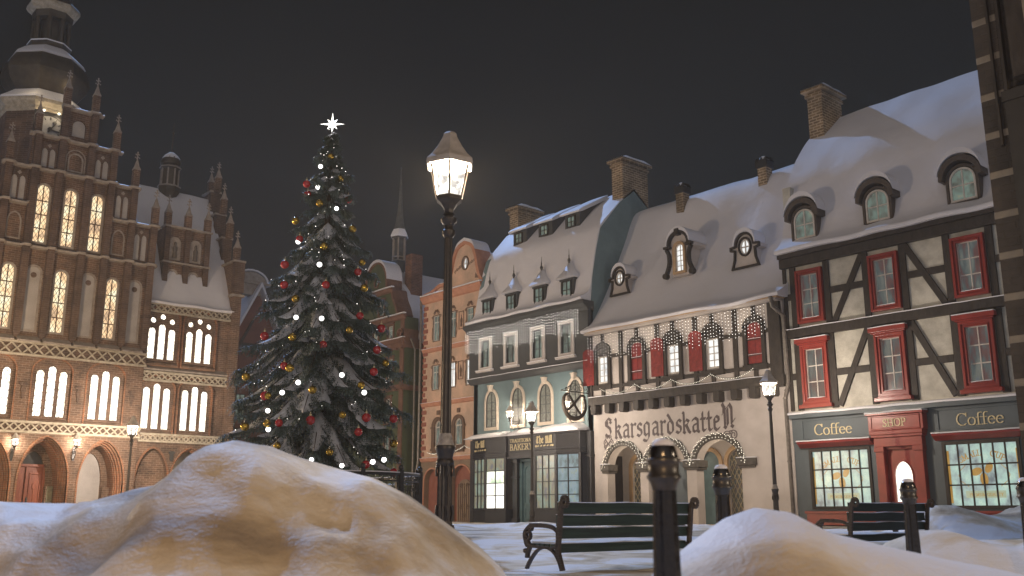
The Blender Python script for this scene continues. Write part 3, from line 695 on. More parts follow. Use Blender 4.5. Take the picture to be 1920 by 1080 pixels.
    for (z0, z1) in ((6.84, 6.98), (5.6, 5.74)):
        xs = [0] + sorted([v for c in wins for v in (c - .45, c + .45)]) + [8.72]
        for i in range(0, len(xs), 2):
            if xs[i + 1] - xs[i] > .05: b.box(xs[i], xs[i + 1], F + .01, -.12, z0, z1)
    for c in wins:
        b.box(c - .08, c + .08, F + .005, -.12, 5.3, 5.6); b.box(c - .07, c + .07, F + .005, -.12, 7.5, 7.95)
        b.box(c - .5, c + .5, F - .04, -.12, 5.58, 5.78); b.box(c - .46, c - .31, F - .03, -.12, 5.78, 7.2); b.box(c + .31, c + .46, F - .03, -.12, 5.78, 7.2)
        o = [(c + .46 * cos(pi * i / 10), 7.1 + .42 * sin(pi * i / 10)) for i in range(11)]; i_ = [(c + .31 * cos(pi * i / 10), 7.1 + .2 * sin(pi * i / 10)) for i in range(10, -1, -1)]
        b.poly(o + i_, F - .03, -.12)
    b.build('timber_frame', 'timber', H, bevel=.012)
    MB().box(0, Wd, -.5, -.1, 7.86, 7.97).build('soffit', 'inn_plaster', H)
    ledge(H, 0, 8.7, -.3, 5.3, .1, h=.03)
    for i in range(12):
        x = .28 + i * .768
        MB().poly([(x - .14, 4.98), (x - .14, 4.66), (x - .09, 4.6), (x + .09, 4.6), (x + .14, 4.66), (x + .14, 4.98)], -.32, .1).build('corbel', 'timber', H, bevel=.02)
    for i, c in enumerate(wins):
        if i in closed:
            s = MB().poly(arch(c, .6, 5.82, 7.27, 'round', 8, .2), -.14, -.08)
            for z in (6.12, 6.68): s.box(c - .3, c + .3, -.155, -.14, z, z + .02)
            s.box(c - .008, c + .008, -.15, -.14, 5.82, 7.2)
            s = s.build('shutter', 'shutter_red', H)
            ledge(s, c - .28, c + .28, -.16, 6.14, .03, h=.015); ledge(s, c - .28, c + .28, -.16, 6.70, .03, h=.015)
            k = MB()
            for z in (6.10, 6.66): k.box(c - .3, c + .2, -.168, -.155, z - .012, z + .012)
            k.build('hinge', 'black_iron', s)
        else:
            wn = window(H, c, .58, 5.84, 6.97, 'room_white', 'window_white', 2, 4, y=-.05, fw=.07, mw=.035)
            MB().box(c - .31, c + .31, -.16, -.12, 6.95, 7.28).build('tympanum', 'timber', H)
            # open shutter swung to the left
            s = MB(); s.poly(arch(-.29, .54, 5.8, 7.3, 'round', 8, .16), 0, .04)
            for (za, zb) in ((5.9, 6.15), (6.25, 6.75), (6.85, 7.1)): s.box(-.48, -.1, -.012, 0, za, zb)
            o = s.build('shutter', 'shutter_red', H, loc=(c - .4, -.25, 0)); o.rotation_euler = (0, 0, radians(9))
    # roof
    prof = crv([(-.62, 7.95), (-.66, 8.06), (-.35, 8.22), (.05, 8.5), (.70, 9.42), (1.38, 10.65), (2.12, 12.2), (2.6, 13.3), (3.0, 13.85), (3.7, 14.2), (4.6, 14.55)], 4)
    back = [(9.2 - y, z) for (y, z) in reversed(prof)]
    gableroof(H, prof + back[1:], -.06, Wd + .22, seg=34, bump=.07, freq=.6)
    MB().box(-.02, Wd + .1, -.56, .1, 7.94, 8.03).build('eave_board', 'oak_soffit', H)
    # oval dormers
    def ovaldormer(c, zc, yf, k=1.0):
        body = [(c - .52*k, zc - .62*k), (c + .52*k, zc - .62*k), (c + .42*k, zc - .32*k), (c + .40*k, zc - .02*k), (c + .56*k, zc + .02*k), (c + .56*k, zc + .12*k), (c + .36*k, zc + .14*k)] + \
               [(c + .36*k * cos(t), zc + .14*k + .40*k * sin(t)) for t in [pi * i / 10 for i in range(1, 10)]] + [(c - .36*k, zc + .14*k), (c - .56*k, zc + .12*k), (c - .56*k, zc + .02*k), (c - .40*k, zc - .02*k), (c - .42*k, zc - .32*k)]
        ho = oval(c, zc + .08*k, .18*k, .25*k)
        dm = MB().holed(body, [ho], yf, yf + 1.4).build('dormer', 'inn_plaster', H)
        e = MB(); e.holed(offs(body, .035), [offs(body, -.045)], yf - .08, yf + .02); ring(e, offs(ho, .03), .06, yf - .07, yf + .02)
        e.build('carved_frame', 'timber', dm, bevel=.01)
        win = ring(MB(), offs(ho, -.03), .04, yf - .02, yf + .06).build('window', 'window_white', dm)
        pane(win, ho, 'room_white', yf + .05); mm = MB(); mm.box(c - .02, c + .02, yf, yf + .05, zc - .17*k, zc + .33*k).box(c - .18*k, c + .18*k, yf + .005, yf + .05, zc + .06*k, zc + .10*k); mm.build('muntin', 'window_white', win)
        top = [(c + .40*k * cos(t), zc + .17*k + .42*k * sin(t)) for t in [pi * i / 10 for i in range(0, 11)]]; up = [(c + .44*k * cos(t), zc + .2*k + .54*k * sin(t)) for t in [pi * i / 10 for i in range(10, -1, -1)]]
        MB().poly(top + up, yf - .1, yf + 1.5).build('snow', 'roof_snow', dm, smooth=50)
    ovaldormer(.96, 10.25, .75); ovaldormer(7.28, 10.28, .75, 1.12)
    c, zc, yf = 4.24, 10.62, .7; k = 1.25
    o = arch(c, .42, zc - .62, zc + .5, 'round', 10)
    body = [(c - .40, zc - .8), (c + .40, zc - .8), (c + .43, zc - .2), (c + .42, zc + .3), (c + .66, zc + .36), (c + .66, zc + .48), (c + .46, zc + .52)] + [(c + .46 * cos(t), zc + .5 + .44 * sin(t)) for t in [pi * i / 10 for i in range(1, 10)]] + [(c - .46, zc + .52), (c - .66, zc + .48), (c - .66, zc + .36), (c - .42, zc + .3), (c - .43, zc - .2)]
    dm = MB().holed(body, [o], yf, yf + 1.8).build('dormer', 'inn_plaster', H)
    e = MB(); ring(e, o, .1, yf - .1, yf + .02); e.build('stone_surround', 'oak_soffit', dm, bevel=.01)
    e = MB()
    for s in (-1, 1):
        pts = crv([(c + s * .62, zc + .34), (c + s * .5, zc + .1), (c + s * .5, zc - .3), (c + s * .68, zc - .72)], 4)
        for i in range(len(pts) - 1): e.bar(pts[i], pts[i + 1], .12, yf - .14 - .001 * i, yf + .02)
        e.poly(oval(c + s * .66, zc - .74, .12, .12, 12), yf - .2, yf)
        e.box(*sorted((c + s * .40, c + s * .70)), yf - .2, yf, zc + .36, zc + .46)
    pts = [(c + .5 * cos(t), zc + .48 + .5 * sin(t)) for t in [pi * i / 12 for i in range(13)]]
    for i in range(12): e.bar(pts[i], pts[i + 1], .1, yf - .16 - .001 * (i % 2), yf)
    e.box(c - .1, c + .1, yf - .22, yf, zc + .84, zc + 1.1)
    e.build('carved_frame', 'timber', dm, bevel=.01)
    window(dm, c, .42, zc - .62, zc + .5, 'room_white', 'window_white', 2, 5, 'round', yf + .06, .035, mw=.025)
    top = [(c + .56 * cos(t), zc + .5 + .54 * sin(t)) for t in [pi * i / 10 for i in range(11)]]; up = [(c + .6 * cos(t), zc + .52 + .68 * sin(t)) for t in [pi * i / 10 for i in range(10, -1, -1)]]
    MB().poly(top + up, yf - .16, yf + 2).build('snow', 'roof_snow', dm, smooth=50)
    for c in (2.85, 7.0):
        q = MB().box(c - .2, c + .2, 2.55, 2.95, 12.6, 14.0).build('chimney', 'chimney_brick', H)
        a = MB().box(c - .26, c + .26, 2.5, 3.0, 14.0, 14.28)
        for dx in (-.2, 0, .2): a.add([(c + dx - .1, 2.5, 14.28), (c + dx + .1, 2.5, 14.28), (c + dx, 2.55, 14.45), (c + dx, 2.98, 14.45), (c+dx-.1, 3.0, 14.28), (c+dx+.1, 3.0, 14.28)], [(0,1,2),(4,3,5),(0,2,3,4),(1,5,3,2)])
        a.build('cap', 'black_iron', q); MB().ball((c, 2.75, 14.36), .2, sz=.8).build('snow', 'snow', q, smooth=60)
    drainpipe(H, [(9.1, -.55, 7.95), (9.12, -.5, 7.65), (9.34, -.22, 7.3), (9.36, -.2, 5.0), (9.14, -.1, 4.5), (9.16, -.08, .3)], .07)
    MB().box(8.98, 9.3, -.05, .3, .1, 4.9).build('corner_stone', 'inn_plaster', H)
    return H
def inn_lights():
    yL = 27.75
    icicles('long curtain of tiny lights under the eave of the pale inn, above red shutters', .1, 8.75, 7.82, lambda x, k, r: 1.0 + .12 * (k % 2) - (.22 if k % 5 == 0 else 0) + r.uniform(-.05, .05), -.34, yL, 28.5, .14, seed=3)
    xs = [.72, 2.58, 4.4, 6.25, 8.08]
    garland('garland of small lights swagged below the windows of the pale inn', [(xs[i] , 5.62, xs[i + 1], 5.62) for i in range(4)], yL, 28.5, -.34, .26)
    arches = [(1.58, 1.72, 'left'), (3.78, 1.86, 'middle'), (6.15, 1.98, 'right')]
    for c, w, s in arches:
        E = empty('arch_lights', (28.5, yL, 0), -pi/2, 'string of tiny lights around the %s porch arch of the pale inn' % s, 'string lights', 'strings of lights around the porch arches')
        b = MB(); cd = MB(); pts = []
        n = 46
        for i in range(n + 1):
            t = pi * i / n; r = .2 + .03 * sin(i * 2.1); x, z = c + (w / 2 + r) * cos(t), 2.44 + (.86 + r) * sin(t)
            b.octa((x, -.1, z), .016); pts.append((x, -.085, z))
            if i % 2: b.octa((c + (w / 2 + .07) * cos(t), -.1, 2.44 + .93 * sin(t)), .013)
        L = bpy.data.lights.new('added_light', 'POINT'); L.energy = 13; L.color = (1, .82, .62); L.shadow_soft_size = .25; lo = bpy.data.objects.new('added_light', L); COL.objects.link(lo); lo.parent = E; lo.location = (c, .55, 2.75)  # added lamp inside the porch, brightening its walls and ceiling
        cd.tube(pts, .006, 4); cd.build('cord', 'wall_dark', E); o = b.build('bulb', 'bulb_warm', E, recalc=False); o['kind'] = 'stuff'
# ================================================================== bakery
def bakery():
    yL = 35.6
    H = empty('bakery_house', (28.5, yL, 0), -pi/2, 'tall teal and charcoal house with a dark bakery shop front and two brick chimneys', 'house')
    Wd = 7.85
    ac = [1.35, 3.18, 5.0, 6.83]; uc = [1.15, 2.95, 4.75, 6.55]
    MB().holed(rect(0, Wd, 3.6, 6.86), [arch(c, .7, 4.55, 6.18, 'round', 12, .56) for c in ac], 0, .3).build('wall', 'bakery_teal', H)
    MB().holed(rect(-.1, Wd - .02, 6.86, 9.2), [rect(c - .33, c + .33, 7.32, 8.58) for c in uc], -.22, .1).build('upper_wall', 'bakery_dark', H)
    b = MB(); b.yz([(0.1, 6.6), (-.1, 6.6), (-.2, 6.68), (-.3, 6.8), (-.3, 6.86), (.1, 6.86)], -.14, Wd); b.yz([(.1, 9.0), (-.26, 9.0), (-.34, 9.12), (-.55, 9.26), (-.55, 9.4), (.1, 9.4)], -.2, Wd + .04)
    b.build('cornice', 'bakery_dark', H); ledge(H, -.14, Wd, -.3, 6.86, .1, h=.03)
    for c in uc:
        w = window(H, c, .62, 7.34, 8.56, 'room_dim', 'bakery_dark', 2, 3, y=-.12, fw=.02, mw=.035)
        f = MB(); o = rect(c - .33, c + .33, 7.32, 8.58); f.holed([(c - .48, 7.16), (c + .48, 7.16), (c + .48, 8.72), (c - .48, 8.72)], [o], -.28, -.16); f.holed(offs(o, .05), [o], -.31, -.28)
        f.build('frame', 'white_trim', w, bevel=.01); MB().box(c - .58, c + .58, -.36, -.2, 7.09, 7.17).build('sill', 'white_trim', w); ledge(w, c - .58, c + .58, -.36, 7.17, .12, h=.03)
        ledge(w, c - .48, c + .48, -.3, 8.72, .08, h=.025)
    for c in ac:
        w = window(H, c, .7, 4.55, 6.18, 'room_lead', 'bakery_dark', 2, 4, 'round', .0, .02, mw=.035, rise=.56)
        f = MB(); o = arch(c, .7, 4.55, 6.18, 'round', 14, .56); ring(f, o, .14, -.05, .02); ring(f, offs(o, .03), .05, -.075, -.05); ring(f, offs(o, .11), .03, -.07, -.05)
        f.poly([(c - .06, 6.2), (c + .06, 6.2), (c + .1, 6.44), (c - .1, 6.44)], -.2, -.02); f.box(c - .13, c + .13, -.22, -.02, 6.43, 6.47)
        f.build('frame', 'cream_trim', w, bevel=.01)
    # shop front: left bay (canted), door, right bay
    b = MB()
    def plan(pts, z0, z1): 
        n = len(pts); vs = [(x, y, z0) for x, y in pts] + [(x, y, z1) for x, y in pts]
        b.add(vs, [tuple(range(n))[::-1], tuple(range(n, 2*n))] + [(i, (i+1) % n, (i+1) % n + n, i + n) for i in range(n)])
    bays = [([(.25, 0), (.25, -.30), (1.72, -.62), (2.95, -.62), (3.1, 0)], 0), ([(4.75, 0), (4.75, -.62), (4.95, -.62), (6.35, -.62), (7.6, -.30), (7.6, 0)], 1)]
    L = [(.25, 0), (.45, -.34), (1.6, -.58), (2.98, -.58), (3.12, 0)]; Rr = [(4.82, 0), (4.9, -.58), (6.2, -.58), (7.45, -.42), (7.62, 0)]
    for P_ in (L, Rr):
        plan(P_, .2, .86); q = [(x + (.04 if i > 2 else -.04 if i < 2 else 0), y - .05 * (y < 0)) for i, (x, y) in enumerate(P_)]
        plan(q, .82, .88); plan(P_, 3.12, 3.98); plan(q, 3.12, 3.2); plan(q, 3.3, 3.36); plan(q, 3.94, 4.04)
        for i in range(len(P_)): b.box(P_[i][0] - .045, P_[i][0] + .045, P_[i][1] - .02, P_[i][1] + .07, .8, 3.15)
        for i in range(1, len(P_) - 1): b.box(P_[i][0] - .06, P_[i][0] + .06, P_[i][1] - .03, P_[i][1] + .07, .8, 3.15)
    b.box(3.14, 3.42, -.3, .02, .2, 3.1).box(4.48, 4.76, -.3, .02, .2, 3.1).box(3.08, 4.84, -.5, .02, 3.1, 3.98).box(3.04, 4.88, -.56, .02, 3.94, 4.03).box(3.06, 4.86, -.55, .02, 3.02, 3.12).box(3.06, 4.86, -.54, .02, 3.28, 3.33)
    b.box(7.62, 7.84, -.2, .02, .2, 3.98).box(7.58, 7.88, -.26, .02, 2.95, 3.05).box(.02, .26, -.2, .02, .2, 3.98)
    for (x0, x1) in ((3.08, 3.48), (4.42, 4.82)): b.box(x0, x1, -.36, .02, .2, .5).box(x0, x1, -.36, .02, 2.2, 2.28).box(x0, x1, -.36, .02, 2.85, 3.02)
    b.build('shop_front', 'bakery_shopfront', H, bevel=.008)
    def facet(p, q, n, mats, nz=4):
        p = Vector((p[0], p[1], 0)); q = Vector((q[0], q[1], 0)); d = (q - p); l = d.length; an = atan2(d.y, d.x)
        MT = Matrix.Translation(p) @ Matrix.Rotation(an, 4, 'Z')
        w = MB().holed(rect(.03, l - .03, .88, 3.12), [rect(.08, l - .08, .93, 3.07)], -.02, .05).xf(MT).build('shop_window', 'bakery_shopfront', H)
        for k in range(nz):
            z0, z1 = .93 + 2.14 * k / nz, .93 + 2.14 * (k + 1) / nz
            MB().box(.07, l - .07, .03, .04, z0, z1).xf(MT).build('pane', mats[k] if isinstance(mats, list) else mats, w)
        m = MB()
        for i in range(1, n): x = .08 + (l - .16) * i / n; m.box(x - .02, x + .02, -.01, .03, .9, 3.1)
        for k in range(1, nz): z = .93 + 2.14 * k / nz; m.box(.05, l - .05, -.006, .03, z - .02, z + .02)
        m.xf(MT).build('muntin', 'bakery_shopfront', w)
    facet(L[1], L[2], 3, 'bakery_pane'); facet(L[2], L[3], 2, ['room_bright', 'room_bright', 'bakery_pane_lit', 'bakery_pane'])
    facet(Rr[1], Rr[2], 3, 'bakery_pane'); facet(Rr[2], Rr[3], 2, 'bakery_pane_blue')
    # door
    d = MB().box(3.44, 4.46, -.05, .03, .25, 3.02).build('door', 'door_teal', H)
    e = MB(); e.holed(rect(3.44, 4.46, .25, 3.02), [rect(3.58, 4.32, .3, 2.9)], -.16, -.05); ring(e, arch(3.95, .5, 1.15, 2.7, 'round', 10), .05, -.1, -.05); e.holed(rect(3.68, 4.22, .45, 1.0), [rect(3.74, 4.16, .5, .95)], -.09, -.05)
    e.build('moulding', 'door_teal', d, bevel=.006); MB().ball((4.22, -.1, 1.2), .035).build('handle', 'gold_letter', d)
    # snow over the bays
    for k, (x0, x1, y0, h) in enumerate(((.1, 3.1, -.66, .2), (2.98, 4.95, -.62, .24), (4.72, 7.6, -.68, .27))):
        n = 14; prof_seg = []
        mb = MB(); vs = []; fs = []; m = 7
        for i in range(n + 1):
            u = i / n; x = x0 + (x1 - x0) * u; hh = h * (min(1, 5 * min(u, 1 - u) + .25)) * (1 + .2 * noise.noise(Vector((x * 2, 3, k))))
            for (fy, fz) in ((1, 0), (0, -.01), (-.03, .2), (.04, .55), (.2, .8), (.5, 1.1), (1, 1.4)): vs.append((x, y0 * (1 - fy) + .0 * fy, 4.02 + hh * fz))
        for i in range(n):
            for j in range(m): a, c = i * m + j, i * m + (j + 1) % m; fs.append((a, c, c + m, a + m))
        fs.append(tuple(range(m))); fs.append(tuple(n * m + j for j in range(m)))
        mb.add(vs, fs).build('snow', 'snow', H, smooth=60)
    # signs
    t = MB()
    def orn(p, q, x0):
        k = len(t.v)
        for j in range(5):
            xx = x0 + .1 + j * .2; t.poly(oval(xx, 3.48, .07 - .015 * (j % 2), .028, 8), -.01, 0); t.bar((xx - .05, 3.45), (xx + .06, 3.52), .02, -.014, 0)
        for xx in (x0 - .02, x0 + 1.0): t.poly(oval(xx, 3.48, .06, .05, 8), -.012, 0)
        pv = Vector((q[0]-p[0], q[1]-p[1], 0)); t.xf(Matrix.Translation((p[0], p[1] - .012, 0)) @ Matrix.Rotation(atan2(pv.y, pv.x), 4, 'Z'), k)
    def sgn(s, font, x, z, h, w, p, q, nib):
        k = len(t.v); text(t, s, font, 0, z, h, -.0, .012, nib, width=w); pv = Vector((q[0]-p[0], q[1]-p[1], 0)); an = atan2(pv.y, pv.x)
        t.xf(Matrix.Translation((p[0], p[1] - .012, 0)) @ Matrix.Rotation(an, 4, 'Z') @ Matrix.Translation((x, 0, 0)), k)
    sgn('The Mill', BLK, .2, 3.62, .2, .9, L[1], L[2], BNIB); orn(L[1], L[2], .2); t.build('sign_lettering', 'gold_letter', H); t = MB(); sgn('The Mill', BLK, .1, 3.6, .2, 1.0, Rr[1], Rr[2], BNIB)
    orn(Rr[1], Rr[2], .12); t.build('sign_lettering', 'gold_letter', H); t = MB()
    text(t, 'TRADITIONAL', ROM, 3.2, 3.72, .15, -.502, .012, ((.06, .035),), width=1.5); text(t, 'BAKERY', ROM, 3.2, 3.38, .27, -.502, .012, ((.06, .03),), width=1.5)
    t.build('sign_lettering', 'gold_letter', H)
    # gable wall and roof
    gp = [(.0, 3.9), (0, 9.3), (.12, 10.45), (.38, 11.67), (.68, 12.75), (1.98, 14.2), (2.9, 14.9), (3.9, 14.2), (5.2, 12.75), (5.5, 11.6), (5.8, 9.3), (5.8, 3.9)]
    MB().yz(gp, Wd - .3, Wd - .02).build('gable_wall', 'bakery_teal', H); MB().yz(gp, .02, .3).build('gable_wall', 'bakery_teal', H)
    prof = crv([(-.56, 9.42), (-.58, 9.54), (-.3, 9.66), (.0, 9.95), (.14, 10.6), (.40, 11.8), (.66, 12.7), (.9, 13.1)], 4) + [(2.0, 14.3), (2.95, 15.05)]
    back = [(5.9 - y, z) for (y, z) in reversed(prof)]
    gableroof(H, prof + back[1:], .0, Wd - .05, seg=26, bump=.05)
    chimney(H, .05, .7, 2.2, 3.7, 13.5, 15.75); chimney(H, Wd - .7, Wd - .05, 2.2, 3.9, 13.5, 16.3)
    for c in (.98, 2.72, 4.62, 6.4):
        d = MB().box(c - .40, c + .40, .0, 1.1, 9.62, 10.62).box(c - .46, c + .46, -.02, 1.0, 10.56, 10.66).build('dormer', 'bakery_dark', H)
        window(d, c, .56, 9.74, 10.52, 'room_dim', 'timber', 2, 2, y=-.01, fw=.03, mw=.04)
        k = MB(); base = [(c - .56, -.16, 10.64), (c + .56, -.16, 10.64), (c + .56, 1.2, 10.64), (c - .56, 1.2, 10.64)]
        vs = base + [(c - .54, -.14, 10.72), (c + .54, -.14, 10.72), (c + .54, 1.2, 10.74), (c - .54, 1.2, 10.74), (c - .27, .02, 11.0), (c + .27, .02, 11.0), (c + .3, 1.3, 11.1), (c - .3, 1.3, 11.1), (c - .03, .16, 11.42), (c + .03, .16, 11.42), (c + .05, 1.3, 11.5), (c - .05, 1.3, 11.5)]
        fs = [(0, 3, 2, 1)] + [(4*j + i, 4*j + (i+1) % 4, 4*j + 4 + (i+1) % 4, 4*j + 4 + i) for j in range(3) for i in range(4)] + [(12, 13, 14, 15)]
        k.add(vs, fs).build('dormer_roof', 'roof_snow', d, smooth=70)
        MB().lathe([(.03, 11.35), (.05, 11.42), (.075, 11.5), (.04, 11.57), (.02, 11.62), (.028, 11.68), (.014, 11.76), (.006, 12.0)], (c, .14), 8).build('finial', 'black_iron', d, smooth=60)
    for c in (2.05, 3.85, 5.65):
        d = MB(); d.add([(c - .45, 1.1, 13.3), (c + .5, 1.1, 13.3), (c + .5, 1.1, 13.95), (c - .45, 1.1, 13.95), (c - .45, 2.6, 14.75), (c + .5, 2.6, 14.75)], [(0, 1, 2, 3), (1, 5, 2), (0, 3, 4), (3, 2, 5, 4), (0, 4, 5, 1)])
        d = d.build('dormer', 'bakery_dark', H); window(d, c - .02, .5, 13.36, 13.86, 'room_dim', 'timber', 2, 2, y=1.08, fw=.03, mw=.035)
        MB().yz([(.92, 13.93), (.9, 14.0), (1.1, 14.16), (2.8, 15.1), (2.8, 14.9), (1.1, 13.98)], c - .62, c + .66, 6, .02).build('dormer_roof', 'roof_snow', d, smooth=50)
    return H

# ================================================================== beige gabled house
def beige_house():
    yL = 40.4
    H = empty('gabled_house', (29.0, yL, 0), -pi/2, 'peach plastered house with curved baroque gable, oval gable window and painted ornaments', 'house')
    Wd = 4.86; cc = [1.08, 2.45, 3.85]; ca = [1.4, 3.05]
    holes = [rect(c - .25, c + .25, 6.8, 8.02) for c in cc] + [rect(c - .25, c + .25, 9.3, 10.6) for c in cc] + [arch(c, .62, 3.95, 5.22) for c in ca]
    g = [(0, 3.3), (Wd, 3.3), (Wd, 11.55)] + crv([(4.84, 11.8), (4.62, 12.05), (4.42, 12.6), (4.27, 13.2), (3.98, 13.75), (3.38, 14.02)], 4) + crv([(3.38, 14.02), (2.78, 13.8), (2.46, 13.2), (2.26, 12.55), (1.9, 12.15), (1.3, 12.12), (.7, 11.9), (0, 11.8)], 4)[1:]
    MB().holed(g, holes + [oval(3.42, 12.95, .22, .3, 16)], 0, .3).build('wall', 'beige_plaster', H)
    MB().holed(rect(0, Wd, .1, 3.3), [arch(.95, 1.3, .12, 2.85, 'round', 12), arch(3.3, 1.66, .12, 2.95, 'round', 14), arch(4.5, .3, .12, 2.2)], -.02, .3).build('base_wall', 'beige_base', H)
    b = MB()
    for (c, w, zt) in ((.95, 1.3, 2.85), (3.3, 1.66, 2.95)): ring(b, arch(c, w, .12, zt, 'round', 14), .07, -.06, -.018)
    b.build('arch_trim', 'beige_trim', H)
    MB().box(.2, 4.7, .26, .3, .12, 3.0).build('gate', 'rust_trim', H)
    k = MB(); k.poly(arch(3.3, 1.2, .12, 2.3), .2, .26); k.build('iron_gate', 'beige_base', H)
    k = MB()
    for i in range(7):
        x = 2.85 + i * .15; k.box(x - .01, x + .01, .17, .2, .2, 2.1)
    for (x, z) in ((3.05, 2.0), (3.3, 1.5), (3.55, 2.0), (3.05, 1.0), (3.55, 1.0), (3.3, .6)): 
        pts = spiral(x, z, .13, .03, 0, 1.5); k.tube([(p[0], .17, p[1]) for p in pts], .014, 4)
    k.build('grille', 'ochre_ornament', H)
    b = MB()
    for z in (3.3, 6.06, 8.84): MB().yz([(0, z - .1), (-.08, z - .06), (-.14, z + .05), (-.14, z + .1), (0, z + .1)], 0, Wd).build('string_course', 'beige_trim', H)
    b.yz([(0, 11.35), (-.1, 11.4), (-.22, 11.6), (-.24, 11.72), (0, 11.75)], -.1, Wd)
    pts = g[2:]; 
    for i in range(len(pts) - 1):
        if hypot(pts[i+1][0] - pts[i][0], pts[i+1][1] - pts[i][1]) > .01: b.bar(pts[i], pts[i + 1], .17, -.1 - .001 * (i % 3), .9)
    b.build('cornice', 'beige_trim', H)
    top = [p for p in pts if p[1] > 12.1]; up = [(p[0], p[1] + .05 + .14 * max(0, min(1, (p[1] - 12.1) / 1.6))) for p in reversed(top)]
    MB().poly([(x, z + .07) for x, z in top] + [(x, z + .07) for x, z in up], -.08, .95).build('snow', 'roof_snow', H, smooth=50)
    for z in (3.4, 6.16, 8.94): ledge(H, 0, Wd, -.14, z, .12, h=.02)
    ledge(H, -.1, Wd, -.24, 11.75, .22, h=.07)
    q = MB()
    for k_ in range(26):
        z = 3.5 + k_ * .3; q.box(-.02, .34 if k_ % 2 else .2, -.05, .02, z, z + .2)
    q.build('quoin', 'rust_trim', H, bevel=.01)
    for c in cc:
        for (z0, z1) in ((6.8, 8.02), (9.3, 10.6)):
            w = window(H, c, .5, z0, z1, 'room_dim' if (c * 7 + z0) % 2 < 1 else 'room_white', 'window_white', 2, 1, y=.06, fw=.03, mw=.03)
            MB().box(c - .25, c + .25, .02, .06, z1 - .36, z1 - .32).build('transom', 'window_white', w)
            o = MB(); rr = rect(c - .25, c + .25, z0, z1); ring(o, rr, .04, -.03, .02)
            for s in (-1, 1):
                p = spiral(c + s * .17, z1 + .17, .1, .03, 90, s * 1.2, 10); o.tube([(a, -.02, b_) for a, b_ in p], .02, 4); p = spiral(c + s * .34, z1 - .05, .08, .02, 0, s, 10); o.tube([(a, -.02, b_) for a, b_ in p], .018, 4)
                o.tube([(c + s * .33, -.015, z0 + .1), (c + s * .37, -.015, z0 + .4), (c + s * .33, -.015, z0 + .7)], .014, 4)
            o.box(c - .1, c + .1, -.05, .0, z1 + .2, z1 + .32)
            o.build('painted_ornament', 'ochre_ornament', w)
    o = MB()
    for z0 in (7.15, 9.65):
        for c in (3.15, 4.55):
            ring(o, rect(c - .17, c + .17, z0, z0 + .85), .03, -.03, .01); o.poly(oval(c, z0 + .4, .09, .16, 10), -.02, .01); o.poly([(c - .07, z0 + .1), (c + .07, z0 + .1), (c, z0 + .7)], -.03, .005)
    o.poly([(4.2, 12.05), (4.5, 12.0), (4.55, 12.2), (4.35, 12.15), (4.25, 12.3)], -.02, .01)
    for s in (-1, 1):
        for j in range(4): p = spiral(3.42 + s * (.38 + .14 * j), 12.85 - .07 * j * (1 if s < 0 else -1), .09, .02, 90 * j, s * 1.0, 8); o.tube([(a, -.012, b_) for a, b_ in p], .016, 4)
    o.build('painted_panel', 'ochre_ornament', H)
    ov = ring(MB(), oval(3.42, 12.95, .22, .3, 16), .07, -.05, .05).build('gable_window', 'ochre_ornament', H)
    pane(ov, oval(3.42, 12.95, .22, .3, 16), 'room_white', .1); MB().box(3.40, 3.44, .05, .09, 12.65, 13.25).box(3.2, 3.64, .055, .09, 12.93, 12.97).build('muntin', 'window_white', ov)
    for c in ca:
        w = window(H, c, .62, 3.95, 5.22, 'room_dim', 'window_white', 2, 1, 'round', .1, .04, mw=.03)
        MB().box(c - .29, c + .29, .03, .1, 4.86, 4.92).build('transom', 'window_white', w)
        o = arch(c, .62, 3.95, 5.22, 'round', 12); f = MB(); ring(f, o, .16, -.07, .04); ring(f, offs(o, .14), .04, -.1, -.07); f.box(c - .1, c + .1, -.08, 0, 5.5, 5.72); f.box(c - .52, c + .52, -.14, 0, 3.72, 3.84); f.box(c - .46, c + .46, -.08, 0, 3.6, 3.72)
        f.box(c - .54, c - .36, -.12, 0, 4.82, 4.92).box(c + .36, c + .54, -.12, 0, 4.82, 4.92)
        f.build('frame', 'ochre_ornament', w, bevel=.01)
    # roof running back behind the gable
    rp = [(-.1, 11.4), (3.4, 13.9), (6.9, 11.4)]
    MB().poly([(-.15, 11.0), (5.6, 11.0), (5.3, 12.4), (4.3, 13.4), (3.38, 13.8), (2.2, 12.9), (1.0, 11.9)], .9, 8).build('roof', 'roof_snow', H, smooth=30)
    MB().box(.05, Wd - .05, .3, 7, .1, 11.2).build('side_wall', 'beige_base', H)
    drainpipe(H, [(-.12, -.16, 11.7), (-.14, -.12, 11.0), (-.14, -.12, 3.2), (-.24, -.14, 2.8), (-.24, -.14, .3)], .06)
    return H

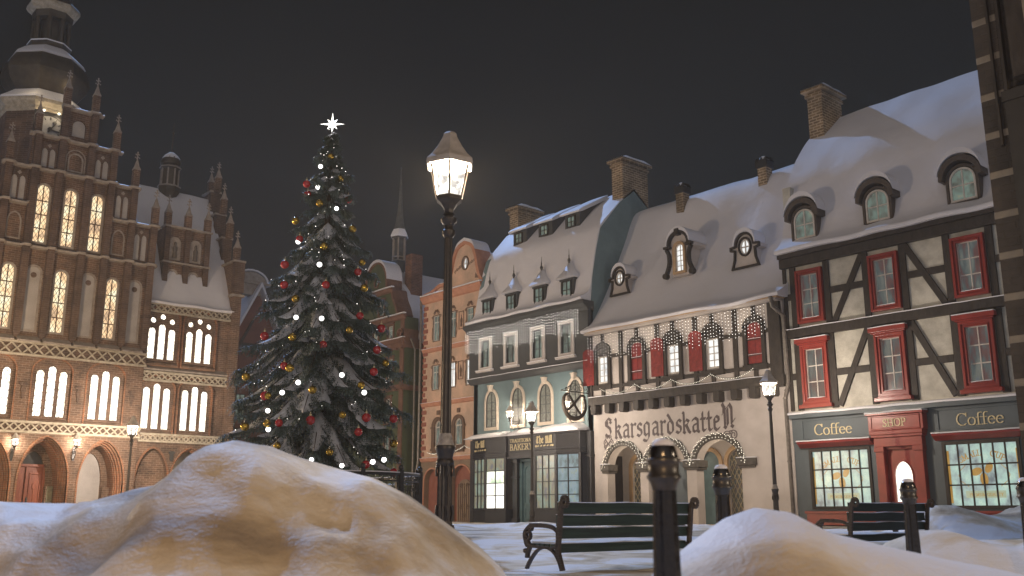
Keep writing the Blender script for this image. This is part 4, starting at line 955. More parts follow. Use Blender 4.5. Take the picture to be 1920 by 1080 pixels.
# ================================================================== green gabled house
def green_house():
    yL = 47.1
    H = empty('gabled_house', (28.5, yL, 0), -pi/2, 'dark olive-green house with orange cornices and curly stepped gable, half behind the tree', 'house')
    Wd = 5.6; c0 = 2.8
    g = [(0, .1), (Wd, .1), (Wd, 10.85), (5.0, 11.0)] + crv([(5.0, 11.0), (4.8, 11.5), (4.5, 12.0), (4.35, 12.5)], 3) + [(3.85, 12.6)] + crv([(3.85, 12.6), (3.82, 13.3), (3.5, 13.95), (2.8, 14.3), (2.1, 13.95), (1.78, 13.3), (1.75, 12.6)], 4) + [(1.25, 12.5)] + crv([(1.25, 12.5), (1.1, 12.0), (.8, 11.5), (.6, 11.0)], 3) + [(0, 10.85)]
    g2 = []
    for p in g:
        if not g2 or hypot(p[0] - g2[-1][0], p[1] - g2[-1][1]) > .01: g2.append(p)
    g = g2
    wins = [(4.4, 7.5, 8.7), (3.0, 7.5, 8.7), (4.3, 5.3, 6.6), (2.8, 5.3, 6.6), (4.3, 3.5, 4.7), (4.35, 9.85, 10.5), (2.9, 9.85, 10.5), (3.4, 11.2, 12.0)]
    MB().holed(g, [rect(c - .25, c + .25, a, b) for c, a, b in wins] + [oval(2.8, 13.15, .18, .24, 12)], 0, .9).build('wall', 'green_plaster', H)
    for c, a, b in wins:
        w = window(H, c, .5, a, b, 'room_dim', 'window_white', 2, 3, y=.1, fw=.03, mw=.025)
        f = MB(); ring(f, rect(c - .25, c + .25, a, b), .09, -.05, .02); f.box(c - .4, c + .4, -.1, 0, b + .09, b + .16); f.build('frame', 'green_trim', w)
    ov = ring(MB(), oval(2.8, 13.15, .18, .24, 12), .07, -.05, .05).build('gable_window', 'green_trim', H); pane(ov, oval(2.8, 13.15, .18, .24, 12), 'room_dim', .1)
    b = MB()
    for z, e in ((7.1, .0), (9.3, .05), (9.55, .1)): b.yz([(.0, z - .14), (-.12, z - .05), (-.2, z + .1), (-.2, z + .14), (0, z + .14)], -.1 - e, Wd + .12 + e)
    b.box(Wd - .02, Wd + .1, -.2, 6, 6.96, 7.24).box(Wd - .02, Wd + .14, -.2, 6, 9.2, 9.69)
    b.yz([(0, 10.7), (-.1, 10.75), (-.2, 10.95), (0, 11.0)], -.1, 5.75); b.yz([(0, 12.35), (-.1, 12.4), (-.18, 12.58), (0, 12.62)], 1.1, 4.55)
    for i in range(3, len(g) - 1): b.bar(g[i], g[i + 1], .14, -.08 - .001 * (i % 3), .92)
    b.box(Wd - .3, Wd + .02, -.05, .02, .1, 10.8)
    for i in range(11): b.box(Wd - .1 - i * .5, Wd - .0 - i * .5, -.16, 0, 9.1, 9.2)
    b.build('cornice', 'green_trim', H)
    s = MB(); s.box(Wd - .55, Wd + .05, -.05, .9, 9.7, 10.2); pts = spiral(Wd - .3, 9.98, .26, .05, 0, 1.6); s.tube([(a, -.1, c) for a, c in pts], .05, 6); s.build('scroll', 'green_trim', H)
    for z, x0, x1 in ((9.7, -.1, Wd + .1), (11.0, -.1, 5.75), (12.62, 1.1, 4.55)): ledge(H, x0, x1, -.2, z, .2, h=.06)
    top = [(c0 + 1.1 * cos(t), 13.2 + 1.12 * sin(t)) for t in [pi * i / 12 for i in range(13)]]; up = [(c0 + 1.12 * cos(t), 13.22 + 1.26 * sin(t)) for t in [pi * i / 12 for i in range(12, -1, -1)]]
    MB().poly(top + up, -.1, .95).build('snow', 'roof_snow', H, smooth=50)
    MB().box(.02, Wd - .01, .9, 9, .1, 9.4).build('side_wall', 'green_plaster', H)
    MB().poly([(-.1, 9.6), (Wd + .25, 9.5), (Wd + .2, 9.75), (4.3, 12.6), (2.8, 14.1), (1.3, 12.6), (-.1, 9.8)], .92, 9.2).build('roof', 'roof_snow', H, smooth=20)
    # brick chimney on the slope facing the square
    MB().box(3.78, 4.4, 1.2, 1.95, 10.0, 14.75).build('chimney', 'red_brick', H)
    # slate turret with needle spire on the ridge
    tx, ty = 2.55, 1.6; n = 6
    t = MB().lathe([(.05, 13.3), (.37, 14.0), (.38, 14.6), (.43, 14.68), (.4, 14.74)], (tx, ty), n, .3).lathe([(.28, 14.7), (.28, 16.0), (.44, 16.1)], (tx, ty), n, .3)
    t = t.build('turret', 'turret_lead', H)
    k = MB()
    for i in range(6):
        a = .3 + i * pi / 3; k.lathe([(.045, 14.7), (.045, 16.05)], (tx + .37 * cos(a), ty + .37 * sin(a)), 6)
    for z in (14.7, 14.92): k.lathe([(.40, z), (.44, z + .03), (.40, z + .06)], (tx, ty), n, .3)
    k.build('colonnade', 'hall_stone', t)
    MB().lathe([(.46, 16.05), (.52, 16.15), (.40, 16.45), (.28, 16.9), (.17, 17.7), (.10, 18.6), (.05, 19.6), (.02, 20.4)], (tx, ty), n, .3).ball((tx, ty, 20.35), .05).build('spire', 'turret_lead', t)
    MB().lathe([(.53, 16.13), (.54, 16.2), (.43, 16.48), (.35, 16.62)], (tx, ty), n, .3).build('snow', 'snow', t)
    drainpipe(H, [(Wd + .3, .25, 9.6), (Wd + .6, .3, 9.0), (Wd + .62, .3, .3)], .05)
    return H

def far_houses():
    H = empty('distant_house', (24.4, 56, 0), 0, 'narrow orange half-timbered house with steep snowy roof, left of the Christmas tree', 'house')
    gp = [(0, .1), (5.4, .1), (5.4, 9.2), (2.7, 14.6), (0, 9.2)]
    wn = [(1.0, 6.3, 7.9), (2.0, 6.3, 7.9), (1.1, 9.4, 10.3), (1.3, 3.2, 4.8), (2.6, 3.2, 4.8), (3.6, 6.3, 7.9)]
    MB().holed(gp, [rect(c - .33, c + .33, a, b) for c, a, b in wn], 0, .3).build('wall', 'orange_plaster', H)
    for c, a, b in wn: window(H, c, .66, a, b, 'room_dim', 'timber', 2, 2, y=.1, fw=.05, mw=.05)
    b = MB()
    for z in (5.6, 8.6, 10.9): b.box(0.1 if z < 9.2 else .9, 5.3 if z < 9.2 else 4.5, -.08, 0, z, z + .2)
    for x in (0.0, .6, 1.55, 2.5, 4.2): b.box(x, x + .16, -.07, 0, .2, 8.6)
    b.bar((.6, 8.7), (2.5, 12.6), .16, -.075, 0); b.bar((.7, 5.7), (1.6, 8.6), .14, -.075, 0); b.build('timber_frame', 'timber', H)
    k = MB()
    k.add([(-.9, -.5, 7.6), (2.7, -.6, 15.0), (2.7, 10, 15.0), (-.9, 10, 7.6), (-.9, -.5, 7.3), (2.7, -.6, 14.7), (2.7, 10, 14.7), (-.9, 10, 7.3)], [(0,1,2,3),(4,7,6,5),(0,4,5,1),(3,2,6,7),(0,3,7,4)])
    k.add([(6.3, -.5, 7.6), (2.7, -.6, 15.0), (2.7, 10, 15.0), (6.3, 10, 7.6), (6.3, -.5, 7.3), (2.7, -.6, 14.7), (2.7, 10, 14.7), (6.3, 10, 7.3)], [(0,1,2,3),(4,7,6,5),(0,4,5,1),(3,2,6,7),(0,3,7,4)])
    k.build('roof', 'roof_snow', H)
    MB().box(0.02, 5.38, .3, 9.5, .1, 9.0).build('side_wall', 'orange_plaster', H)
    cp = [(1.2, 14.2), (3.2, 14.2), (3.2, 15.0)] + [(2.2 + 1.0 * cos(t), 15.0 + .7 * sin(t)) for t in [pi * i / 10 for i in range(1, 10)]] + [(1.2, 15.0)]
    MB().poly(cp, -.1, .6).box(.9, 3.5, -.25, .7, 14.9, 15.05).build('pediment', 'hall_stone', H)
    MB().poly([(2.2 + 1.15 * cos(t), 15.05 + .8 * sin(t)) for t in [pi * i / 10 for i in range(11)]] + [(2.2 + 1.02 * cos(t), 15.05 + .7 * sin(t)) for t in [pi * i / 10 for i in range(10, -1, -1)]], -.2, .7).build('snow', 'roof_snow', H)
    G = empty('distant_house', (22.6, 62, 0), 0, 'olive-grey house glimpsed between the brick town hall and the orange timbered house', 'house')
    wn = [(1.4 + i * 1.5, a, b) for i in range(3) for a, b in ((1.2, 3.0), (4.0, 6.4), (7.6, 9.2))]
    MB().holed(rect(0, 9, .1, 12), [arch(c, .75, a, b) for c, a, b in wn], 0, .3).build('wall', 'olive_plaster', G)
    for c, a, b in wn:
        w = window(G, c, .75, a, b, 'room_dim', 'window_white', 2, 3, 'round', .1, .07, mw=.05); ring(MB(), arch(c, .75, a, b), .14, -.08, .02).build('frame', 'olive_plaster', w)
    MB().yz([(-.5, 12), (-.5, 12.2), (4, 15.5), (8.5, 12.2), (8.5, 12)], -.3, 9.3, 4, .05).build('roof', 'roof_snow', G)
    MB().box(.02, 8.98, .3, 8, .1, 12).build('side_wall', 'olive_plaster', G)
# ================================================================== brick town hall
def pinnacle(P, x, y, z, h=.9, w=.15, name='pinnacle'):
    p = MB().box(x - w, x + w, y - w, y + w, z - .05, z + h).build(name, 'hall_brick', P)
    MB().lathe([(w * 1.55, z + h), (w * 1.5, z + h + .05), (w * .95, z + h + .2), (w * .3, z + h + .52), (.01, z + h + .56)], (x, y), 4, pi / 4).build('snow', 'hall_stone', p)
    k = MB(); zz = z + h + .5
    k.box(x - .02, x + .02, y - .02, y + .02, zz, zz + .42)
    for dz, r in ((.14, .10), (.30, .08)):
        for i in range(4):
            a = i * pi / 2; k.octa((x + r * cos(a), y + r * sin(a), zz + dz + .02), .045)
    k.octa((x, y, zz + .44), .05); k.build('finial', 'hall_stone', p)
    return p
def frieze(P, x0, x1, y, z0, z1, name='frieze'):
    MB().box(x0, x1, y - .08, y + .02, z0, z1).build('frieze_ground', 'hall_brick_dark', P); b = MB()
    b.box(x0, x1, y - .19, y, z0 - .02, z0 + .07).box(x0, x1, y - .21, y, z1 - .08, z1 + .02)
    h = (z1 - z0) - .16; n = max(2, round((x1 - x0) / (h * 1.05))); s = (x1 - x0) / n
    for i in range(n):
        xa = x0 + i * s; zl, zh = z0 + .07, z1 - .08
        b.bar((xa + .01, zl), (xa + s - .01, zh), .06, y - .15, y - .07); b.bar((xa + .01, zh), (xa + s - .01, zl), .06, y - .147, y - .07)
        b.poly(oval(xa + s / 2, (zl + zh) / 2, .05, .05, 8), y - .17, y - .1)
    return b.build(name, 'frieze_stone', P)
def lancets(P, cx, w, z0, z1, y, glass='blind_plaster'):
    """pair of blind pointed lights with a small quatrefoil above"""
    g = MB(); f = MB()
    for s in (-1, 1):
        o = arch(cx + s * w * .27, w * .42, z0, z1 - .1, 'pointed', 8, w * .34)
        g.poly(o, y + .06, y + .1)
    g.build('blind_light', glass, P)
    f.holed(rect(cx - w * .6, cx + w * .6, z0 - .06, z1 + .16), [arch(cx + s * w * .27, w * .42, z0, z1 - .1, 'pointed', 8, w * .34) for s in (-1, 1)], y, y + .1)
    f.build('lancet_frame', 'hall_brick_dark', P)
    q = MB()
    for i in range(4): a = i * pi / 2 + .0; q.poly(oval(cx + .05 * cos(a), z1 + .02 + .05 * sin(a), .04, .04, 8), y - .025 - .001 * i, y)
    q.build('quatrefoil', 'hall_stone', P)
def tallwin(P, cx, w, z0, z1, y, glass):
    o = arch(cx, w, z0, z1); win = MB().holed(offs(o, .09), [o], y - .03, y + .12).build('window', 'hall_stone', P)
    if glass == 'blind_plaster':
        MB().poly(o, y + .02, y + .08).build('blind_light', 'blind_plaster', win); MB().poly(oval(cx, z1 - .38, .13, .13, 12), y + .01, y + .03).build('oculus', 'hall_brick_dark', win)
    else:
        pane(win, o, glass, y + .08); m = MB(); m.box(cx - .02, cx + .02, y + .03, y + .08, z0, z1 - .02)
        n = 4 if z1 - z0 > 2 else 2
        for i in range(1, n): z = z0 + (z1 - z0 - .1) * i / n; m.box(cx - w/2, cx + w/2, y + .035, y + .08, z - .02, z + .02)
        m.build('muntin', 'hall_brick_dark', win)
    return win
def triple(P, cx, z0, z1, y, glass='hall_white', rounds=False):
    hs = []
    for s in (-1, 0, 1):
        hs.append(arch(cx + s * .49, .37, z0, z1 - (0 if s == 0 else .2) - (.5 if rounds else 0), 'round', 10))
    if rounds: rs = [oval(cx + s * .47, z1 - (.14 if s == 0 else .34), .15, .15, 14) for s in (-1, 0, 1)]
    else: rs = []
    fr = arch(cx, 1.66, z0 - .28, z1 + .34, 'round', 14, .62)
    win = MB().holed(fr, hs + rs, y + .08, y + .2).build('window', 'hall_brick', P)
    ring(MB(), fr, .07, y - .03, y + .1).build('moulding', 'arch_brick', win)
    for o in hs + rs: pane(win, o, glass, y + .16)
    e = MB()
    for o in hs + rs: ring(e, offs(o, -.02), .03, y + .06, y + .1)
    e.build('tracery', 'hall_brick_dark', win)
    MB().yz([(y + .1, z0 - .3), (y - .06, z0 - .3), (y - .06, z0 - .22), (y + .08, z0 - .08), (y + .1, z0 - .08)], cx - .84, cx + .84).build('sill', 'hall_brick', win)
    return win
def town_hall():
    X0 = 12.62
    H = empty('town_hall', (X0, 46, 0), 0, 'red brick Gothic town hall with stepped gable, glowing arched windows and onion-domed clock tower', 'town hall')
    # ---- main front
    tri = [-2.33, .03, 2.38]
    arches = [(-2.3, 2.06, 4.0), (.07, 2.06, 4.0), (2.55, 2.0, 3.94)]
    steps = [(-4.06, 8.2), (4.06, 8.2), (4.06, 14.36), (2.97, 14.36), (2.97, 16.1), (1.95, 16.1), (1.95, 17.74), (.9, 17.74), (.9, 19.36), (-.64, 19.36), (-.64, 17.74), (-1.95, 17.74), (-1.95, 16.1), (-2.97, 16.1), (-2.97, 14.36), (-4.06, 14.36)]
    lit = [(-2.28, 'hall_cream'), (-.05, 'hall_cream'), (2.24, 'hall_cream')]; bl = [-3.3, -1.22, 1.16, 3.3]
    hol = [arch(c, .56, 8.62, 11.58) for c, _ in lit] + [arch(c, .56, 8.62, 11.58) for c in (-1.22, 1.16, 3.3)] + [arch(c, .54, 12.66, 15.48) for c in (-1.2, 0, 1.2)] + [arch(.02, .62, 18.1, 18.95, 'round', 10)]
    MB().holed(steps, hol, 0, .5).build('gable_wall', 'hall_brick', H)
    fr = [arch(c, 1.66, 4.85 - .28, 7.28 + .34 - .0, 'round', 14, .62) for c in tri]
    MB().holed(rect(-4.06, 4.06, 4.56, 8.2), [arch(c, 1.66, 4.60, 7.5, 'round', 14, .5) for c in tri], -.0, .5).build('wall', 'hall_brick', H)
    for c in tri: triple(H, c, 4.88, 7.16, .0)
    MB().holed(rect(-4.06, 4.06, .1, 4.56), [arch(c, w, .12, zt, 'pointed', 14, 1.9) for c, w, zt in arches], 0, .5).build('arcade_wall', 'hall_brick', H)
    for k, (c, w, zt) in enumerate(arches):
        f = MB()
        for j in range(4):                                  # ribbed brick order stepping inwards
            o = arch(c, w - j * .1, .12, zt - j * .06, 'pointed', 14, 1.9); f.holed(offs(o, .07), [o], -.05 + j * .2, .16 + j * .2)
        f.holed(offs(arch(c, w - .36, .12, zt - .2, 'pointed', 14, 1.85), .1), [arch(c, w - .36, .12, zt - .2, 'pointed', 14, 1.85)], .7, 1.5)
        f.build('pointed_arch', 'arch_brick', H)
        o = arch(c - .05, w - .9, .12, 3.45, 'pointed', 12, 1.3)
        MB().holed(rect(c - 1.1, c + 1.1, .1, 4.3), [o], 1.5, 1.7).box(c + .5, c + .82, 1.2, 1.5, .1, 1.9).build('niche_wall', 'hall_brick', H)
        if k == 1:
            d = MB().box(c - .65, c + .55, 1.62, 1.7, .1, 2.85).build('door', 'hall_door_wood', H)
            e = MB(); e.box(c - .65, c - .55, 1.52, 1.62, .1, 2.8).box(c + .45, c + .55, 1.52, 1.62, .1, 2.8).box(c - .65, c + .55, 1.5, 1.62, 2.75, 2.87).box(c - .3, c - .22, 1.52, 1.62, .1, 2.75)
            e.holed(rect(c - .12, c + .38, .9, 2.5), [rect(c - .06, c + .32, .98, 2.42)], 1.57, 1.62); e.holed(rect(c - .12, c + .38, .2, .75), [rect(c - .06, c + .32, .26, .69)], 1.57, 1.62); e.poly(oval(c + .13, 1.9, .1, .16, 12), 1.58, 1.62).bar((c + .13, 1.2), (c + .13, 1.8), .07, 1.585, 1.62)
            e.build('moulding', 'hall_door_wood', d, bevel=.01)
            MB().ball((c - .16, 1.5, 1.25), .04).box(c - .19, c - .12, 1.54, 1.62, 1.1, 1.4).build('handle', 'black_iron', d)
            MB().poly(arch(c - .05, w - .9, 2.87, 3.45, 'round', 10, .57), 1.64, 1.7).build('fanlight', 'glass_dark', d)
            MB().box(c + .56, c + .8, 1.16, 1.2, .1, 1.9).build('mossy_pier', 'mossy_stone', H)
        else: MB().poly(o, 1.62, 1.7).build('blocked_arch', 'blind_plaster', H)
    # pilasters
    px = [-3.9, -2.82, -1.72, -.66, .65, 1.71, 2.82, 3.9]
    b = MB()
    for x in px:
        ax = abs(x); top = 14.36 if ax > 3 else 16.1 if ax > 2.5 else 17.74 if ax > 1.2 else 19.36
        b.box(x - .15, x + .15, -.28, 0, 8.5, top)
        b.add([(x - .15, -.28, 8.5), (x + .15, -.28, 8.5), (x + .15, 0, 8.5), (x - .15, 0, 8.5), (x, -.02, 8.12)], [(0, 1, 4), (1, 2, 4), (2, 3, 4), (3, 0, 4)])
        b.build('pilaster', 'hall_brick_dark', H); b = MB()
    for i in range(len(px) - 1):                               # sloping sills in each bay
        MB().yz([(0, 8.1), (-.3, 8.1), (-.32, 8.16), (-.04, 8.36), (0, 8.36)], px[i] + .06, px[i + 1] - .06).build('sill', 'hall_stone', H)
    for c, g in lit: tallwin(H, c, .5, 8.68, 11.52, .02, g)
    for c in (-3.3, -1.22, 1.16, 3.3): tallwin(H, c, .54, 8.66, 11.56, .02, 'blind_plaster')
    for c in (-1.2, 0, 1.2): tallwin(H, c, .5, 12.72, 15.44, .02, 'hall_cream')
    for c, z0, z1 in ((-1.2, 16.28, 17.3), (1.2, 16.28, 17.3), (-2.33, 14.52, 15.75), (2.3, 14.52, 15.75), (3.34, 12.62, 14.0), (-3.34, 12.62, 14.0)): lancets(H, c, .62, z0, z1, -.1)
    MB().poly(arch(.02, .56, 18.12, 18.92), .05, .1).build('niche', 'blind_plaster', H)
    nb = ring(MB(), arch(.02, .56, 16.4, 17.2), .07, -.04, .02); ring(nb, arch(.02, .8, 16.3, 17.4), .05, -.03, .02)
    for c in (-2.3, 2.3): ring(nb, arch(c, .5, 12.75, 13.9, 'pointed', 10, .4), .06, -.04, .02)
    nb.build('blind_arch', 'hall_stone', H)
    def cornice(x0, x1, z, y=-.0):
        b = MB(); n = int((x1 - x0) / .12) + 1; pr = []
        for i in range(n + 1):
            x = x0 + (x1 - x0) * i / n; near = min(abs(x - p) for p in px)
            pr.append((x, -.26 - (.12 if near < .2 else 0), .04 if near < .2 else 0))
        vs = []; fs = []
        for (x, yy, dz) in pr: vs += [(x, yy + y, z - .03 + dz), (x, yy + y - .02, z + .05 + dz), (x, yy + .1 + y, z + .11 + dz), (x, .02 + y, z + .12 + dz), (x, .02 + y, z - .06)]
        for i in range(n):
            for j in range(5): a, c = i*5 + j, i*5 + (j+1) % 5; fs.append((a, c, c + 5, a + 5))
        fs.append((0,1,2,3,4)); fs.append(tuple(n*5 + j for j in range(5)))
        b.add(vs, fs).build('cornice', 'hall_stone', H)
    cornice(-4.2, 4.2, 12.4); cornice(-4.2, -1.85, 14.36); cornice(1.85, 4.2, 14.36); cornice(-3.1, 3.1, 16.1); cornice(-2.1, 2.1, 17.74); cornice(-.86, 1.05, 19.36)
    for x, z in ((-.66, 19.45), (.65, 19.45), (-1.78, 17.85), (1.78, 17.85), (-2.84, 16.2), (2.84, 16.2), (-3.95, 14.46), (3.95, 14.46)): pinnacle(H, x, -.05, z)
    frieze(H, -4.1, 4.1, -.02, 7.5, 8.1); frieze(H, -4.1, 4.1, -.02, 4.14, 4.62)
    for x in (-1.12, 1.2, 3.6):
        a = MB(); a.poly(oval(x, 6.0, .1, .2, 10), -.06, .0).poly(oval(x, 6.25, .18, .08, 10), -.07, .0).poly(oval(x, 5.75, .06, .16, 10), -.065, 0); a.build('carved_emblem', 'hall_brick_dark', H)
    # ---- body and right wing
    MB().box(-4.0, 4.0, 1.75, 12, .1, 14.3).box(-4, 4, .5, 1.75, 4.5, 14.3).build('body', 'hall_brick', H)
    X1, X2 = 4.06, 8.62; y = .3
    t2 = [5.0, 6.85]
    MB().holed(rect(X1, X2, 4.5, 10.4), [arch(c, 1.6, 4.52, 7.0, 'round', 14, .5) for c in (4.88, 6.78)] + [arch(c, 1.6, 7.82, 10.36, 'round', 14, .5) for c in (4.9, 6.78)], y, y + .5).build('wall', 'hall_brick', H)
    for c in (4.88, 6.78): triple(H, c, 4.62, 6.82, y - .1)
    for c in (4.9, 6.78): triple(H, c, 7.98, 10.22, y - .1, rounds=True)
    MB().holed(rect(X1, X2, .1, 4.5), [arch(4.95, 1.55, .12, 3.72, 'pointed', 12, 1.6), arch(6.78, 1.9, .12, 3.78, 'pointed', 14, 1.7)], y, y + .5).box(4.1, 5.8, y + .3, y + .5, .12, 4.2).build('arcade_wall', 'hall_brick', H)
    f = MB()
    for j in range(3): o = arch(6.78, 1.9 - j * .1, .12, 3.78 - j * .06, 'pointed', 14, 1.7); f.holed(offs(o, .07), [o], y - .05 + j * .15, y + .12 + j * .15)
    o = arch(4.95, 1.55, .12, 3.72, 'pointed', 12, 1.6); f.holed(offs(o, .1), [o], y - .05, y + .1); f.build('pointed_arch', 'arch_brick', H)
    MB().box(5.8, 7.8, y + 1.3, y + 1.4, .1, 3.9).build('porch_wall', 'porch_plaster', H)
    frieze(H, X1 + .06, X2 - .3, y - .02, 6.92, 7.36); frieze(H, X1 + .06, X2 - .3, y - .02, 10.28, 10.72); frieze(H, X1 + .06, X2 - .3, y - .02, 4.02, 4.4)
    MB().yz([(y, 7.42), (y - .24, 7.42), (y - .24, 7.5), (y, 7.68)], X1 + .02, X2 - .25).build('sill', 'hall_stone', H)
    a = MB(); a.poly(oval(5.85, 3.35, .09, .22, 10), y - .06, y).poly(oval(5.85, 3.55, .16, .08, 10), y - .07, y); a.build('carved_emblem', 'black_iron', H)
    # wing roof
    pr = crv([(y - .25, 10.68), (y - .28, 10.8), (y, 11.05), (1.0, 12.6), (2.5, 15.2), (4.1, 17.85)], 4)
    MB().yz(pr + [(9.5, 10.7)], X1 - .02, X2 - .2, 20, .04).build('roof', 'roof_snow', H, smooth=40)
    MB().box(X1, X2 - .1, 1.75, 9, .1, 10.7).box(X1, X2 - .1, .8, 1.75, 4.4, 10.7).build('side_wall', 'hall_brick', H)
    # main roof behind the stepped gable, ridge running back
    MB().poly([(-3.9, 12.8), (3.9, 12.8), (1.2, 16.6), (0, 17.6), (-1.2, 16.6)], .5, 12).build('roof', 'roof_snow', H)
    # stepped end gable of the wing
    st = [(y - .3, .1), (y - .3, 13.42), (1.75, 13.42), (1.75, 15.05), (2.75, 15.05), (2.75, 16.62), (3.65, 16.62), (3.65, 18.15), (4.7, 18.15), (4.7, 16.6), (6, 16.6), (6, 13.4), (8.5, 13.4), (8.5, .1)]
    MB().yz(st, X2 - .3, X2 + .15).build('end_gable', 'hall_brick', H)
    b = MB(); s2 = MB()
    for (ya, yb, z) in ((y - .38, 1.8, 13.42), (1.7, 2.8, 15.05), (2.7, 3.7, 16.62), (3.6, 4.75, 18.15)):
        MB().box(X2 - .42, X2 + .25, ya, yb, z, z + .1).build('cornice', 'hall_stone', H); MB().box(X2 - .36, X2 + .2, ya, ya + .3, z - 1.6, z).build('pilaster', 'hall_brick_dark', H)
    s2.box(X2 - .42, X2 + .25, y - .42, y + .1, 11.58, 11.7).build('snow', 'hall_stone', H)
    for (yy, z) in ((.42, 13.5), (1.5, 15.1), (2.5, 16.7), (3.45, 18.2), (4.4, 18.2)): pinnacle(H, X2 - .08, yy, z, .75)
    # roof dormer gable
    d0, d1, yd = 4.85, 7.2, .95
    dm = MB().holed(rect(d0, d1, 11.5, 14.85), [arch(5.42, .42, 11.72, 12.66), arch(6.5, .42, 11.72, 12.66)], yd, yd + 2.2).build('dormer', 'hall_brick', H)
    b = MB()
    for x in (d0 + .12, (d0 + d1) / 2, d1 - .12):
        b.box(x - .13, x + .13, yd - .22, yd, 11.4, 14.85); b.add([(x - .13, yd - .22, 11.4), (x + .13, yd - .22, 11.4), (x + .13, yd, 11.4), (x - .13, yd, 11.4), (x, yd - .02, 10.95)], [(0, 1, 4), (1, 2, 4), (2, 3, 4), (3, 0, 4)])
        b.build('pilaster', 'hall_brick_dark', dm); b = MB()
    MB().box(d0 - .08, d1 + .08, yd - .28, yd + .02, 12.98, 13.06).box(d0 - .08, d1 + .08, yd - .28, yd + .3, 14.84, 14.93).build('cornice', 'hall_stone', dm)
    for c in (5.42, 6.5):
        tallwin(dm, c, .40, 11.74, 12.64, yd + .02, 'hall_cream')
        MB().poly(arch(c, .62, 13.2, 14.4), yd - .05, yd).build('niche', 'hall_stone', dm)
        s = MB(); s.lathe([(.13, 13.3), (.1, 13.6), (.13, 13.8), (.05, 13.92), (.07, 14.0), (.06, 14.1), (.01, 14.14)], (c, yd - .08), 8).build('statue', 'statue_stone', dm, smooth=60)
    for x in (d0 + .12, (d0 + d1) / 2, d1 - .12): pinnacle(dm, x, yd, 14.9, .7)
    # ridge turret of the wing
    tx, ty = 6.05, 4.1
    t = MB().lathe([(.1, 17.0), (.6, 17.75), (.6, 18.0), (.44, 18.05), (.44, 19.0), (.56, 19.08), (.5, 19.2), (.4, 19.35)], (tx, ty), 8, .2).build('turret', 'copper_roof', H)
    k = MB().lathe([(.59, 17.98), (.64, 18.03), (.59, 18.08)], (tx, ty), 8, .2).lathe([(.54, 19.08), (.6, 19.13), (.54, 19.18)], (tx, ty), 8, .2)
    for i in range(8): a_ = .2 + i * pi / 4; k.lathe([(.045, 18.05), (.045, 19.05)], (tx + .47 * cos(a_), ty + .47 * sin(a_)), 5)
    k.build('colonnade', 'hall_stone', t)
    MB().lathe([(.42, 19.2), (.55, 19.3), (.56, 19.45), (.44, 19.7), (.3, 19.85)], (tx, ty), 12).build('dome', 'copper_roof', t, smooth=40); MB().lathe([(.49, 19.64), (.36, 19.84), (.15, 20.02), (.03, 20.06)], (tx, ty), 10).build('snow', 'snow', t, smooth=50)
    MB().lathe([(.04, 20.0), (.03, 21.1), (.09, 21.2), (.03, 21.3), (.01, 21.8)], (tx, ty), 6).build('spire', 'copper_roof', t)
    # ---- clock tower
    tx, ty = -.62, 4.5; R8 = pi / 8; ap = 1.76; r = ap / cos(R8)
    T = MB().lathe([(r, 12), (r, 20.2)], (tx, ty), 8, R8).build('tower', 'tower_brick', H)
    cn = MB().lathe([(r, 20.0), (r + .12, 20.1), (r + .1, 20.25), (r + .35, 20.45), (r + .38, 20.62), (r, 20.7)], (tx, ty), 8, R8).build('cornice', 'frieze_stone', T)
    MB().lathe([(r + .42, 20.62), (r + .4, 20.72), (r + .05, 21.0), (r - .3, 21.3), (.9, 21.5)], (tx, ty), 8, R8).build('snow', 'roof_snow', T)
    MB().lathe([(1.3, 20.9), (1.45, 21.2), (2.0, 21.9), (2.12, 22.35), (2.02, 22.8), (1.75, 23.25), (1.5, 23.5)], (tx, ty), 8, R8).build('dome', 'copper_roof', T, smooth=24)
    MB().lathe([(1.84, 23.22), (1.72, 23.42), (1.35, 23.75), (1.05, 23.95), (.9, 24.0)], (tx, ty), 8, R8).build('snow', 'roof_snow', T)
    ln = MB().lathe([(1.0, 23.6), (1.0, 24.1), (1.08, 24.2), (.95, 24.3)], (tx, ty), 8, R8).lathe([(.55, 24.2), (.55, 26.0)], (tx, ty), 8, R8)
    for i in range(8):
        a_ = R8 + i * pi / 4; ln.lathe([(.14, 24.25), (.12, 26.0)], (tx + .82 * cos(a_), ty + .82 * sin(a_)), 6)
    ln.lathe([(.96, 25.65), (1.0, 26.0)], (tx, ty), 8, R8).build('lantern', 'copper_roof', T)
    MB().lathe([(1.05, 24.2), (1.08, 24.28), (.9, 24.36)], (tx, ty), 8, R8).build('snow', 'snow', T)
    MB().lathe([(.9, 25.95), (1.2, 26.1), (1.3, 26.25), (1.28, 26.4), (1.0, 26.5)], (tx, ty), 8, R8).build('cornice', 'frieze_stone', T)
    MB().lathe([(1.3, 26.4), (1.2, 26.55), (.9, 26.8), (.85, 27.3), (.9, 27.8), (.5, 28.6), (.1, 30)], (tx, ty), 8, R8).build('dome', 'copper_roof', T, smooth=24)
    yc = ty - ap; ck = MB().box(tx - .74, tx + .74, yc - .06, yc, 18.55, 20.05).build('clock_panel', 'black_iron', T)
    MB().poly(oval(tx, 19.2, .68, .68, 28), yc - .1, yc - .05).build('dial', 'clock_dial', ck)
    k = MB(); k.holed(oval(tx, 19.2, .72, .72, 28), [oval(tx, 19.2, .64, .64, 28)], yc - .14, yc - .09)
    for i in range(12): a_ = i * pi / 6; k.bar((tx + .44 * cos(a_), 19.2 + .44 * sin(a_)), (tx + .58 * cos(a_), 19.2 + .58 * sin(a_)), .045, yc - .13, yc - .09)
